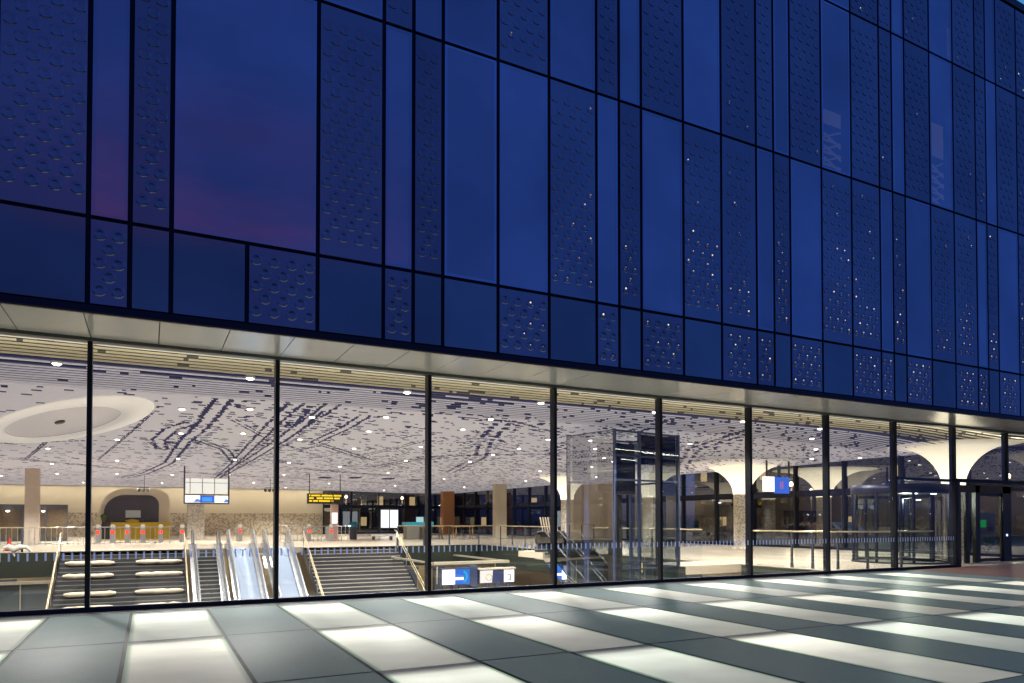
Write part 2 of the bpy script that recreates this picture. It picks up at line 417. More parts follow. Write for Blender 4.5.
for z in (6.05, 10.55, 15.05): core.box(XS[0], 12.66, z, XW + .1, 16.6, z + .34)
core.box(XS[0], 12.66, 17.7, XW + .1, 16.6, 18.0)
core.box(XS[0] - .2, 12.5, 4.9, XS[0], 16.6, 18.0); core.box(XW + .1, 12.45, 4.9, XW + .3, 16.6, 18.0)
core.box(-30, 12.45, 4.9, XS[0] - .2, 16.6, 18.0)
part(core, 'upper_storeys', M['dark_in'])
# lamps in a few rooms upstairs: long luminous trusses seen through the panes
M['strip_white'] = lamp('slat_fill_strip', (1, .93, .78), .8)
M['room_lamp'] = lamp('room_strip_lamp', (.9, .86, 1.0), 1.1)
M['room_wall'] = lamp('room_lit_wall', (.75, .72, .9), .30)
for (x0, x1, z0, z1, tr) in ((16.34, 17.08, 12.5, 12.86, 1.25), (21.17, 21.8, 12.75, 13.75, 1.4), (19.97, 20.5, 16.0, 16.95, 0), (22.6, 23.15, 15.42, 15.75, 0), (24.9, 25.35, 15.9, 16.3, 0), (19.30, 19.35, 11.3, 12.8, 0), (18.77, 18.83, 15.9, 16.7, 0)):
    b = MB(); y0 = 13.0
    b.box(x0, y0, z0, x1, y0 + .05, z1)
    if tr:
        zz = z0 - .12; k = 0
        while zz > z0 - tr:
            b.bar((x0 + .02, y0 + .03, zz - (.0 if k % 2 else .28)), (x1 - .02, y0 + .03, zz - (.28 if k % 2 else .0)), .045, .04)
            if k % 2 == 0: b.box(x0, y0 + .06, zz - .33, x1, y0 + .09, zz - .29)
            zz -= .17; k += 1
    part(b, 'room_lamp', M['room_wall'])

# soffit of white panels
sp = MB()
for k in range(-6, 34):
    x0 = -1.955 + (k) * MS / 3; x1 = x0 + MS / 3
    sp.box(x0 + .008, YP + .055, ZS, x1 - .008, DG - .11, ZS + .04)
sp.box(-9, YP + .16, ZS + .04, XW + .1, DG + .2, ZS + .12, 1)
part(sp, 'soffit', [M['soffit'], M['gap']])
sp = MB(); sp.box(-9, DG - .1, ZS - .055, XW + .1, DG + .12, ZS + .035); part(sp, 'head_rail', pbr('grey_head_rail', (.10, .105, .09), .3, .3))
for k in range(-2, 10):
    xa, xb = M0 + MS * k + .1, M0 + MS * (k + 1) - .1
    sp = MB(); sp.box(xa, DG + .125, 4.675, xb, DG + .15, 4.70); part(sp, 'slat_fill_lamp', M['strip_white'])  # strip added behind the head rail to light the nearest ceiling slats
    L = bpy.data.lights.new('slat_fill_glow', 'AREA'); L.shape = 'RECTANGLE'; L.size = xb - xa; L.size_y = .03; L.energy = 13; L.color = (1, .93, .80)  # added area fill for those slats
    lo = bpy.data.objects.new('slat_fill_glow', L); C.objects.link(lo); lo.location = ((xa + xb) / 2, DG + .17, 4.58); lo.rotation_euler = (R(98), 0, 0)
sp = MB(); sp.box(-9, DG - .06, 0.0, 24.0, DG + .06, .085); part(sp, 'base_rail', M['dark_alu'])

# mullions and panes of the hall front
for k in range(-2, 11):
    x = M0 + MS * k
    b = MB(); b.box(x - .038, DG - .05, .0 if k <= 8 else 2.98, x + .038, DG + .15, ZS - .05)
    part(b, 'mullion', M['mullion'])
for k in range(-2, 10):
    x0, x1 = M0 + MS * k + .04, M0 + MS * (k + 1) - .04
    zb = .085 if k < 8 else 3.0
    b = MB(); b.quad((x0, DG, zb), (x1, DG, zb), (x1, DG, ZS - .055), (x0, DG, ZS - .055))
    pane = part(b, 'glass_pane', M['pane'])
    if zb < 1:
        s = MB(); n = 24; xs_ = []
        for j in range(n):
            xx = x0 + .06 + (x1 - x0 - .12) * j / (n - 1); xs_ += [xx - .015, xx + .015]
        s.add([(xx, DG - .004, zz) for zz in (.90, 1.03) for xx in xs_], [])
        for j in range(len(xs_) - 1): s.f.append((j, j + 1, len(xs_) + j + 1, len(xs_) + j)); s.mi.append(j % 2); s.sm.append(False)
        s.build('stripe_marking', [M['stripe'], M['film']], pane)
b = MB(); b.box(24.11, DG - .06, 2.86, XW, DG + .1, 2.98)
b.box(20.98, DG + .005, 2.86, 24.03, DG + .09, 2.95)
part(b, 'transom', M['dark_alu'])

# ------------------------------------------------------------------ hall shell
M['floor'] = pbr('cream_terrazzo', (.54, .46, .35), .26, var=.08, scale=30)
M['wallbeige'] = pbr('beige_plaster', (.84, .74, .55), .8, var=.04, scale=1)
def mosaic(name, c1, c2, sc__=7):
    m, nt, out = new_mat(name)
    b = N(nt, 'ShaderNodeBsdfPrincipled'); tc = N(nt, 'ShaderNodeTexCoord')
    vo = N(nt, 'ShaderNodeTexVoronoi'); vo.inputs['Scale'].default_value = sc__
    nt.links.new(tc.outputs['Object'], vo.inputs['Vector'])
    cr = N(nt, 'ShaderNodeValToRGB'); cr.color_ramp.elements[0].color = rgba(c1); cr.color_ramp.elements[1].color = rgba(c2)
    cr.color_ramp.elements[0].position = .25; cr.color_ramp.elements[1].position = .6
    sp_ = N(nt, 'ShaderNodeSeparateColor'); nt.links.new(vo.outputs['Color'], sp_.inputs[0])
    nt.links.new(sp_.outputs[0], cr.inputs[0]); nt.links.new(cr.outputs[0], b.inputs['Base Color']); b.inputs['Roughness'].default_value = .35
    nt.links.new(b.outputs[0], out.inputs[0]); return m
M['mosaic'] = mosaic('speckled_mosaic', (.40, .32, .23), (.70, .60, .46))
M['colmosaic'] = mosaic('pale_mosaic', (.50, .44, .35), (.85, .79, .68), 15)

f = MB()
def slab(x0, y0, x1, y1):
    f.box(x0, y0, -.30, x1, y1, -.002)
slab(XL, VY1, XW, YB); slab(VX1, DG + .08, XW, VY1); slab(XL, DG + .08, VX0, VY1); slab(VX0, DG + .08, VX1, VY0)
slab(16.4, 18.75, VX1, 20.75)
struct(f, 'hall_floor', M['floor'])
# skirting glass of the slab edge, dark green
M['edge'] = pbr('dark_green_edge_glass', (.035, .042, .032), .12, spec=.7)
M['under'] = pbr('lower_wall_beige', (.42, .34, .22), .6)
M['pier'] = pbr('dark_pier', (.05, .055, .07), .5)
e = MB()
EZ = -1.25
e.box(VX0, VY1 - .06, EZ, -4.0, VY1 - .003, -.03); e.box(13.6, VY1 - .06, EZ, VX1, VY1 - .003, -.03)
e.box(VX1 - .06, 20.8, EZ, VX1 - .003, VY1 - .065, -.03); e.box(VX1 - .06, VY0, EZ, VX1 - .003, 18.7, -.03)
e.box(16.34, 18.75, EZ, 16.397, 20.75, -.03)
e.box(VX0 + .003, VY0, EZ, VX0 + .06, VY1 - .065, -.03)
struct(e, 'void_edge_wall', M['edge'])
lw = MB()
ZL = -6.0
lw.box(VX0 - 6, VY1 + 4, ZL, VX1 + 6, VY1 + 4.2, -.32, 0)
lw.box(VX1 + 6, VY0 - .3, ZL, VX1 + 6.2, VY1 + 4, -.32, 0)
lw.box(VX0 - 6, VY0 - .4, ZL, VX1 + 6, VY0 - .2, -.32, 0)
lw.box(VX0 - 6.2, VY0 - .3, ZL, VX0 - 6, VY1 + 4, -.32, 0)
struct(lw, 'lower_wall', [M['under'], M['pier']])
lf = MB(); lf.box(VX0 - 6.2, VY0 - .4, ZL - .2, VX1 + 6.2, VY1 + 4.2, ZL); struct(lf, 'lower_floor', pbr('lower_floor_stone', (.30, .27, .22), .35))
for n, (x, y) in enumerate(((14.3, 41.0), (16.0, 41.0), (17.6, 40.8), (-6.0, 41.0), (-8.5, 41.0))):
    b = MB(); b.box(x - .28, y - .2, ZL, x + .28, y + .2, -1.3); b.box(x - .36, y - .24, -1.45, x + .36, y + .24, -1.28)
    tag(b.build('pier', M['pier']), ['dark pier under the slab edge just right of the bare stair', 'dark pier under the slab edge behind the lit platform signs', 'dark pier under the slab edge right of the platform signs',
        'dark pier under the slab left of the padded stair', 'dark pier under the slab at the far left edge'][n], 'pier', 'piers under the slab edge')
# blue grey glazed screen low on the left
gl = MB(); gl.quad((VX0, 40.6, ZL), (-4.3, 40.6, ZL), (-4.3, 40.6, -1.5), (VX0, 40.6, -1.5))
sc = empty('glass_screen', (-8, 40.6, ZL)); tag(sc, 'blue grey glass screen below the slab edge left of the padded stair', 'glass screen')
o = gl.build('glazing', pbr('blue_grey_glass', (.08, .10, .11), .15, spec=.7), sc); o.location = (8, -40.6, -ZL)
gl = MB(); gl.box(VX0, 40.45, -1.5, -3.0, 40.7, -1.36)
for x in (-11, -9.6, -8.2, -6.8, -5.4): gl.box(x - .03, 40.5, ZL, x + .03, 40.59, -1.5)
o = gl.build('frame', pbr('pale_steel_beam', (.42, .38, .30), .4, .3), sc); o.location = (8, -40.6, -ZL)

# ceiling: long fins printed with a street map of dashes
STREETS = {
 'S1': [(1.76, 19.91), (1.6, 26.28), (1.27, 32.04), (0.99, 44.23), (-0.2, 54.7), (-1.77, 62.27)],
 'S1b': [(1.69, 30.74), (3.08, 34.65), (4.31, 42.52), (4.68, 58.94)],
 'S2': [(3.58, 19.89), (3.68, 24.62), (3.93, 31.73), (4.31, 42.52)],
 'S3': [(4.35, 21.03), (4.62, 25.64), (4.72, 30.25), (4.78, 38.57), (4.68, 58.94)],
 'S4': [(0.11, 23.22), (-0.43, 27.81), (-2.45, 43.71)],
 'S5': [(-5.6, 36.2), (-3.27, 34.13), (-2.04, 33.07), (-0.02, 32.7), (0.49, 35.98), (1.98, 34.03)],
 'S6': [(1.24, 25.49), (0.69, 27.67), (0.34, 31.44), (0.49, 35.98)],
 'S7': [(5.89, 21.15), (6.1, 24.17), (6.08, 27.68), (6.12, 29.71), (10.71, 37.43)],
 'S8': [(9.9, 27.19), (9.78, 30.15), (9.52, 34.62)],
 'S9': [(5.76, 39.47), (7.79, 41.97), (12.29, 41.88), (12.54, 36.48), (13.67, 32.47), (17.51, 29.44)],
 'S10': [(4.54, 19.68), (4.62, 24.93)],
 'S12': [(7.02, 20.33), (7.26, 19.1), (7.18, 16.69), (7.91, 15.98)],
 'S13': [(8.65, 20.1), (10.53, 20.53), (13.04, 22.28)],
 'S14': [(-3.66, 33.91), (-5.94, 45.51)],
 'S15': [(2.25, 23.76), (3.8, 28.11), (6.23, 33.56), (9.01, 38.53)],
 'S17': [(14.5, 17), (15.5, 23), (17.0, 30.0)], 'S18': [(10.5, 21), (12.2, 26), (15.2, 33.0), (18, 44)],
 'S19': [(19, 18), (21.5, 24), (26, 30)], 'S20': [(8, 45), (16, 50), (26, 50)], 'S21': [(-9, 42), (-2, 50), (8, 56), (20, 60)],
}
#           half width of the street, width of the built band, density
STYLE = {'S1': (.10, .34, .85), 'S2': (.10, .26, .9), 'S3': (.10, .28, .9), 'S1b': (.06, .30, .8), 'S4': (0, .09, .75), 'S5': (0, .14, .8), 'S6': (.12, .30, .8), 'S14': (.0, .12, .8),
         'S7': (.08, .26, .8), 'S8': (.07, .2, .75), 'S9': (.10, .4, .8), 'S10': (.1, .25, .85), 'S12': (.2, .7, .45), 'S13': (.12, .45, .7), 'S15': (.03, .14, .5),
         'S17': (.1, .5, .5), 'S18': (.1, .45, .55), 'S19': (.1, .5, .5), 'S20': (.1, .9, .7), 'S21': (.1, .7, .6)}
DOME = (-2.78, 28.2, 7.73, 1.70)   # oval: centre, half length, half width
DAX = (-.3055, .9522)
COLS = [(28.2, 27.8), (28.9, 17.05), (25.3, 40.8), (27.4, 34.6)]
def ceil_z(x, y):
    z = 4.80
    for cx, cy in COLS:
        d = math.hypot(x - cx, y - cy)
        z -= .30 * math.exp(-(d / 3.6) ** 2)
    z -= .16 * math.exp(-((x - 27) / 7) ** 2) * min(1, max(0, (y - 15.5) / 6))
    return z
def crossings(y):
    """x of every street where it meets this fin"""
    res = []
    for k, pl in STREETS.items():
        for (xa, ya), (xb, yb) in zip(pl[:-1], pl[1:]):
            lo, hi = min(ya, yb), max(ya, yb)
            if lo <= y < hi:
                t = (y - ya) / (yb - ya); res.append((xa + t * (xb - xa), k, abs((xb - xa) / (yb - ya))))
    return res
rc = random.Random(11)
fins = MB()
FY = []; y = DG + .42
while y < YB - .2:
    FY.append(y); y += .30 if y < 19.6 else .20
for i, y in enumerate(FY):
    PITCH, FH = (.30, .05) if y < 19.8 else (.20, .05)
    FH = PITCH * 3.2 / y * .70 - .006 if y < 19.8 else (PITCH * 3.2 / y * .82 if y < 38 else .05)
    zone = 0 if y < 16.55 else (1 if y < 19.9 else 2)
    mat = (0, 1, 2)[zone]
    dark = []           # printed intervals
    for (cx, k, sl) in crossings(y):
        hw, bw, den = STYLE[k]; bw *= .72; den = min(.97, den + .15); ext = min(1.2, sl * PITCH * .4)
        for sgn in (-1, 1):
            a = cx + sgn * hw
            if rc.random() < den:
                st = rc.random() * bw * .35; ln = (.55 + .45 * rc.random()) * bw * .75 + ext
                dark.append(tuple(sorted((a + sgn * st, a + sgn * (st + ln)))))
            if bw > .15 and rc.random() < .22:
                st = bw * (1.15 + .5 * rc.random()); dark.append(tuple(sorted((a + sgn * st, a + sgn * (st + .12 + .15 * rc.random())))))
    x = XL
    while x < XW:
        dens = (.95 if x < 3.5 else (1.6 if x < 8 else 2.6)) * (1.4 if zone < 2 else 1)
        if y > 46: dens *= .75
        x += rc.expovariate(dens * .42)
        ln = rc.uniform(.06, .26) * (1 + (y - 14) * .014)
        if rc.random() < (.9 if zone == 2 else .5): dark.append((x, x + ln))
        x += ln
    if i == 7: dark.append((XL, XW))
    if i == 9: dark += [(-3, -1.2), (-.2, 4.4), (5.2, 9)]
    dark = sorted(d for d in dark if d[1] - d[0] > .03)
    mg = []
    for a, b_ in dark:
        a, b_ = max(a, XL), min(b_, XW)
        if b_ <= a: continue
        if mg and a <= mg[-1][1] + .02: mg[-1] = (mg[-1][0], max(mg[-1][1], b_))
        else: mg.append((a, b_))
    xs = [(XL, mat)]
    for a, b_ in mg: xs += [(a, 3 if zone else (3 if i == 7 else 4)), (b_, mat)]
    xs.append((XW, mat))
    seg = []
    for (a, m_), (b_, _) in zip(xs[:-1], xs[1:]):
        n = max(1, int((b_ - a) / 1.0)) if b_ > 16 else 1
        for j in range(n):
            seg.append((a + (b_ - a) * j / n, a + (b_ - a) * (j + 1) / n, m_))
    # holes for the dome and for the column heads
    dy = y - DOME[1]; hole = None
    ia, ib = 1 / DOME[2] ** 2, 1 / DOME[3] ** 2
    qa = DAX[0] ** 2 * ia + DAX[1] ** 2 * ib; qb = 2 * dy * DAX[0] * DAX[1] * (ia - ib); qc = dy * dy * (DAX[1] ** 2 * ia + DAX[0] ** 2 * ib) - 1
    ds = qb * qb - 4 * qa * qc
    if ds > 0: hole = (DOME[0] + (-qb - math.sqrt(ds)) / 2 / qa, DOME[0] + (-qb + math.sqrt(ds)) / 2 / qa)
    seg2 = seg
    for a, b_, m_ in seg2:
        if hole:
            if a >= hole[0] and b_ <= hole[1]: continue
            if hole[0] <= a < hole[1] < b_: a = hole[1]
            elif a < hole[0] < b_:
                if b_ > hole[1]: seg2.append((hole[1], b_, m_))
                b_ = hole[0]
        za, zb = ceil_z(a, y), ceil_z(b_, y); T = .05
        fins.add([(a, y, za), (b_, y, zb), (b_, y, zb + FH), (a, y, za + FH), (a, y + T, za), (b_, y + T, zb), (b_, y + T, zb + FH), (a, y + T, za + FH)],
                 [(0, 1, 2, 3), (0, 4, 5, 1), (4, 7, 6, 5)], m_)
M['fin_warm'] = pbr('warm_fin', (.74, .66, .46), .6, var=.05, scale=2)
M['fin_lav'] = pbr('pale_lavender_fin', (.78, .75, .86), .6, var=.05, scale=2, emit=(.88, .82, .95), estr=.20)   # glow added to brighten the ceiling evenly; the slats are no lamps
M['fin'] = pbr('pale_fin', (.82, .79, .84), .6, var=.05, scale=2, emit=(.97, .90, .97), estr=.25)  # same added fill glow on the map slats
M['ink'] = pbr('blue_print', (.045, .05, .19), .6, var=.3, scale=5)
M['ink2'] = pbr('dark_print', (.10, .09, .07), .6)
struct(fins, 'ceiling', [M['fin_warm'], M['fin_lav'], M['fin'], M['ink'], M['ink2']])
cs = MB(); cs.box(XL - .2, DG + .22, 5.15, XW + .1, YB + .2, 5.3)
cs.box(XL, DG + .22, ZS + .04, XW, DG + .26, 5.14)
struct(cs, 'ceiling_slab', pbr('dark_ceiling_void', (.03, .03, .05), .9))
# bright edge strip where the map begins
cs = MB(); cs.box(XL, 19.93, 4.795, 17, 19.97, 4.88); struct(cs, 'ceiling_edge_trim', pbr('white_trim', (.8, .78, .76), .5))
# round dome
dm = empty('ceiling_dome', (DOME[0], DOME[1], 4.8), math.atan2(DAX[1], DAX[0])); tag(dm, 'long oval white dome recess in the printed ceiling at left', 'ceiling dome')
dm.scale = (DOME[2] / 7.4, DOME[3] / 7.4, 1)
b = MB(); b.lathe((0, 0, 0), [(7.5, .03), (7.46, -.006), (7.4, -.008), (5.2, .0), (5.17, .04)], 72); b.build('rim', pbr('white_rim', (.90, .88, .88), .7, spec=.2, emit=(1, .95, .92), estr=.26), dm)  # emission added to whiten the rim, which is no lamp
b = MB(); b.lathe((0, 0, 0), [(5.16, .05), (5.0, .09), (3.4, .10), (0.01, .11)], 72); b.build('disc', pbr('grey_disc', (.62, .59, .62), .7, spec=.2, emit=(.95, .9, .95), estr=.16), dm)  # disc lifted by added emission too
b = MB(); b.lathe((-.2, -.1, 0), [(.01, .06), (.45, .05), (.5, .09), (.4, .11)], 16); b.build('sensor', M['pier'], dm)

# hall walls
w = MB(); w.box(XL, YB, 2.25, 17, YB + .2, 5.14, 0); w.box(XL, YB - .06, -.3, 17, YB + .2, 2.25, 1)
w.box(XL - .2, DG, -.3, XL, YB, 5.14, 0)
struct(w, 'hall_wall', [M['wallbeige'], M['mosaic']])
# far glass fronts
def glass_front(name, label, pts, axis):
    r = empty(name, pts[0]); tag(r, label, 'glass wall')
    (x0, y0, _), (x1, y1, _) = pts[0], pts[1]
    L = math.hypot(x1 - x0, y1 - y0); r.rotation_euler = (0, 0, math.atan2(y1 - y0, x1 - x0))
    b = MB(); b.quad((0, 0, .1), (L, 0, .1), (L, 0, 5.1), (0, 0, 5.1)); b.build('glazing', clear_glass(name + '_glass', (.76, .76, .72), .9, base=.11), r)
    n = max(2, round(L / 3.12))
    for k in range(n + 1):
        b = MB(); x = L * k / n; b.box(x - .06, -.16, 0, x + .06, .1, 5.12); b.build('mullion', M['mullion'], r)
    b = MB(); b.box(0, -.10, 2.86, L, .05, 3.22); b.box(0, -.10, 0, L, .05, .12); b.build('transom', M['dark_alu'], r)
glass_front('rear_glass_wall', 'tall dark glass wall at the back of the hall behind the counters', [(17, YB, 0), (XW, YB, 0)], 0)
glass_front('side_glass_wall', 'glass side wall with deep transom behind the flared columns', [(XW, YB, 0), (XW, 15.4, 0)], 0)

# flared columns
def column(x, y, label, rs=.42, rf=2.7):
    r = empty('flared_column', (x, y, 0)); tag(r, label, 'column', 'flared columns in the hall')
    b = MB(); b.lathe((0, 0, 0), [(rs + .10, 0), (rs + .10, .12), (rs + .003, .13), (rs, .14), (rs, 2.95)], 28); b.build('shaft', M['colmosaic'], r)
    pr = [(rs + .02, 2.95)]
    z1 = 4.58
    for k in range(0, 15):
        t = k / 14; a = t * PI / 2
        pr.append((rs + .02 + (rf - rs) * (1 - math.cos(a)) ** .95, 2.98 + (z1 - 2.98) * math.sin(a)))
    pr.append((rf + .25, z1 + .02))
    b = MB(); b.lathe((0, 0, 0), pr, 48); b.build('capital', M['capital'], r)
def capital():
    m, nt, out = new_mat('painted_uplight_capital')
    b = N(nt, 'ShaderNodeBsdfPrincipled'); tc = N(nt, 'ShaderNodeTexCoord'); sx = N(nt, 'ShaderNodeSeparateXYZ')
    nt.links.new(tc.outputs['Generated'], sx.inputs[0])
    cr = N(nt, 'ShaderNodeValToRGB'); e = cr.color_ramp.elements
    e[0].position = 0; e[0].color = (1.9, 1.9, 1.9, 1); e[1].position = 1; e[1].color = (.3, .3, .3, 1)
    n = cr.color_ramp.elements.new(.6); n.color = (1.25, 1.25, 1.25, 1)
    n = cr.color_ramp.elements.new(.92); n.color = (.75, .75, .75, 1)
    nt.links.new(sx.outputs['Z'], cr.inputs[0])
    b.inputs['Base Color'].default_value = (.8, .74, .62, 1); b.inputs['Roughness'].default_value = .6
    b.inputs['Emission Color'].default_value = (1, .88, .64, 1); nt.links.new(cr.outputs[0], b.inputs['Emission Strength'])  # uplight painted in as emission, fading towards the upper edge
    nt.links.new(b.outputs[0], out.inputs[0]); return m
M['capital'] = capital()
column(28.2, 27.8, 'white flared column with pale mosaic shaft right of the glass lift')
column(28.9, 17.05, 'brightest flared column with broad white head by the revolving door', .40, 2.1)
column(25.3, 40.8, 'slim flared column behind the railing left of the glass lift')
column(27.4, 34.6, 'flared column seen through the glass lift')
column(36.5, 29.3, 'flared column outside beyond the side glass wall')

# ------------------------------------------------------------------ ceiling lamps
LP = [(-1.69, 16.89), (1.99, 16.66), (0.82, 22.21), (2.55, 21.32), (-1.14, 31.8), (-1.54, 43.24), (1.02, 28.48), (3.05, 27.44), (-4.02, 37.28), (-4.9, 47.27), (-5.66, 57.53), (-1.98, 55.62), (1.32, 40.36), (4.02, 39.65), (1.43, 55.09), (5.01, 53.25), (4.46, 22.12), (5.28, 28.48), (6.9, 40.39), (8.46, 51.46), (7.0, 24.73), (8.1, 31.02), (10.14, 42.07), (6.5, 21.07), (5.69, 16.72), (10.45, 28.83), (12.25, 36.12), (14.34, 46.02), (9.57, 19.98), (9.77, 22.67), (14.63, 27.65), (14.87, 30.81), (15.57, 35.14), (9.45, 16.58), (21.6, 38.03), (13.99, 23.98), (13.24, 16.44), (19.72, 22.25), (16.98, 16.66), (20.68, 16.73), (22.55, 18.61), (28.33, 23.4), (25.2, 20.6), (30.6, 22.5), (23.8, 31.5), (21.88, 31.88), (18.42, 28.97), (29.9, 31.4), (17.22, 22.31), (-9.5, 62), (-11, 50), (-9, 38), (-12, 30), (8, 64), (14, 62), (20, 62), (26, 60), (20, 50), (26, 48), (1, 68), (-5, 70), (12, 72), (22, 72)]
M['bulb'] = lamp('warm_lamp', (1, .93, .80), 14)
M['ring'] = pbr('lamp_ring', (.7, .68, .65), .4)
def where(x, y):
    s = 'far' if y > 45 else ('deep in the middle' if y > 30 else ('a few metres inside' if y > 18 else 'just inside the glass'))
    return s
b = MB(); b.lathe((0, 0, 0), [(.001, -.05), (.05, -.045), (.075, -.03), (.085, -.01), (.085, 0)], 14, 0)
b.lathe((0, 0, 0), [(.088, -.02), (.11, -.018), (.115, .03), (.088, .05)], 14, 1)
LB = b.build('ceiling_light', [M['bulb'], M['ring']])
first = True
byrow = {}
for (x, y) in sorted(LP, key=lambda t: math.atan2(t[0], t[1])):
    o = LB if first else LB.copy()
    if not first: C.objects.link(o)
    first = False
    z = ceil_z(x, y) - .02
    o.location = (x, y, z)
    byrow.setdefault(where(x, y), []).append(o)
    L = bpy.data.lights.new('hall_spot', 'SPOT'); L.energy = 900 if x > 18.5 else (1500 if y < 45 else 1900); L.color = (1, .95, .88); L.shadow_soft_size = .12; L.spot_size = R(132); L.spot_blend = .35
    lo = bpy.data.objects.new('hall_spot', L); C.objects.link(lo); lo.location = (x, y, z - .1)
num = ORD + ['sixteenth', 'seventeenth', 'eighteenth', 'nineteenth', 'twentieth', 'twenty-first', 'twenty-second', 'twenty-third', 'twenty-fourth']
num = ORD[:16] + ['seventeenth', 'eighteenth', 'nineteenth', 'twentieth', 'twenty-first', 'twenty-second', 'twenty-third', 'twenty-fourth']
for s, os_ in byrow.items():
    for n, o in enumerate(os_):
        tag(o, 'round ceiling lamp %s the hall, %s from the left there' % ({'far': 'far back in', 'deep in the middle': 'midway back in', 'a few metres inside': 'a few metres inside', 'just inside the glass': 'close behind the glass of'}[s], num[n]), 'ceiling light', 'round lamps in the printed ceiling')
cv = MB(); cv.box(-14, YB - 1.5, 4.66, 16.8, YB - 1.4, 4.78); cv.box(-14, YB - 1.4, 4.70, 16.8, YB - 1.36, 4.76, 1)  # fill strip added to brighten the rear wall
tag(cv.build('wall_fill_strip', [M['ring'], lamp('wall_fill_face', (1, .9, .7), 3)]), 'long added fill strip brightening the top of the beige rear wall', 'fill light')
for k in range(4):
    L = bpy.data.lights.new('wall_fill_glow', 'AREA'); L.shape = 'RECTANGLE'; L.size = 7.4; L.size_y = .08; L.energy = 42; L.color = (1, .90, .74)  # added area fill aimed at the rear wall
    lo = bpy.data.objects.new('wall_fill_glow', L); C.objects.link(lo); lo.location = (-10.2 + 7.7 * k, YB - 1.33, 4.62); lo.rotation_euler = (R(48), 0, 0)
# lamps down in the platform level
b = MB(); b.box(-.9, -.08, -.05, .9, .08, .0); b.box(-.85, -.06, -.06, .85, .06, -.05, 1)
SL = b.build('strip_light', [M['ring'], lamp('strip_lamp', (1, .9, .72), 5)])
for n, (x, y) in enumerate(((15.5, 43.2), (5, 43.4), (-7, 43.2), (21.8, 30), (21.8, 21))):
    o = SL if n == 0 else SL.copy()
    if n: C.objects.link(o)
    o.location = (x, y, -.36)
    if n > 2: o.rotation_euler = (0, 0, PI / 2)
    tag(o, ['strip lamp under the slab behind the platform signs', 'strip lamp under the slab below the escalators', 'strip lamp under the slab at left', 'strip lamp under the right slab beyond the lift', 'strip lamp under the right slab near the glass'][n], 'strip light', 'strip lamps under the hall floor')
    L = bpy.data.lights.new('platform_lamp', 'POINT'); L.energy = 130; L.color = (1, .88, .68); L.shadow_soft_size = .3
    lo = bpy.data.objects.new('platform_lamp', L); C.objects.link(lo); lo.location = (x, y, -.9)

# ------------------------------------------------------------------ stairs and escalators
M['step'] = pbr('dark_stair_stone', (.055, .058, .066), .5)
M['nosing'] = pbr('pale_nosing', (.46, .41, .34), .5)
TR, RI = .32, .188
def stair(name, label, x0, x1, nosew):
    r = empty(name, (x0, VY1, 0)); tag(r, label, 'stair')
    W = x1 - x0; n = 31
    poly = [(0, 0)]
    b = MB(); c = MB()
    for k in range(n):
        y = -TR * k; z = -RI * k - .004
        b.add([(0, y, z - RI), (W, y, z - RI), (W, y, z), (0, y, z)], [(0, 1, 2, 3)])
        b.add([(0, y - TR, z - RI), (W, y - TR, z - RI), (W, y, z - RI), (0, y, z - RI)], [(0, 1, 2, 3)])
        c.box(.02, y - .018, z - .03, W - .02, y + .03, z + .006)
    zb = -RI * n
    for x in (0, W): b.add([(x, 0, 0), (x, -TR * n, zb), (x, -TR * n, zb - .4), (x, 0, -.4)], [(0, 1, 2, 3)])
    b.build('flight', M['step'], r)
    c.build('nosing', nosew, r)
    for x, nm in ((-.04, 'l'), (W + .04, 'r')):
        for h in (.92, .70):
            s = MB(); s.tube([(x, .25, h), (x, 0, h), (x, -TR * n, zb + h)], .028, 8)
            s.build('handrail', M['brass'], r)
        s = MB()
        for k in range(0, 31, 6): s.tube([(x, -TR * k, -RI * k - .2), (x, -TR * k, -RI * k + .95)], .02, 6)
        s.build('baluster', M['steel'], r)
        s = MB(); s.add([(x, 0, .05), (x, -TR * n, zb + .05), (x, -TR * n, zb - .5), (x, 0, -.5)], [(0, 1, 2, 3)]); s.build('stringer', M['pier'], r)
    return r
M['brass'] = pbr('warm_handrail', (.62, .52, .34), .3, .6)
M['steel'] = pbr('brushed_steel', (.55, .56, .58), .28, .9, var=.1, scale=3)
stair('stair', 'wide bare dark stair with pale nosings right of the escalators', 7.95, 13.42, M['nosing'])
stair('stair', 'wide dark stair with cream pads laid on its steps left of the escalators', -3.85, 1.66, pbr('dull_nosing', (.16, .145, .12), .5))
M['pad'] = pbr('cream_pad', (.60, .53, .41), .8, var=.1, scale=5, bump=.3)
n = 0
for j, k in enumerate((3, 6, 10, 13)):
    for side, (xa, xb) in enumerate(((-3.6, -1.5), (-.55, 1.55))):
        b = MB(); rr = random.Random(n); L = xb - xa; hh = .15
        pts = [(0, 0, 0)] + [(L * t / 9, rr.uniform(-.02, .02), rr.uniform(-.02, .02)) for t in range(1, 9)] + [(L, 0, 0)]
        b.tube(pts, [hh * .55] + [hh * rr.uniform(.85, 1.05) for _ in range(8)] + [hh * .5], 10)
        o = b.build('seat_pad', M['pad']); o.location = (xa + (.15 if j > 1 and side == 0 else 0), VY1 - TR * k - .1, -RI * k - .004 + .012); o.scale = (1, 1.2, .78)
        tag(o, 'cream pad on the padded stair, %s half, %s row from the top' % (('left', 'right')[side], ORD[j]), 'pad', 'cream pads on the stair')
        n += 1

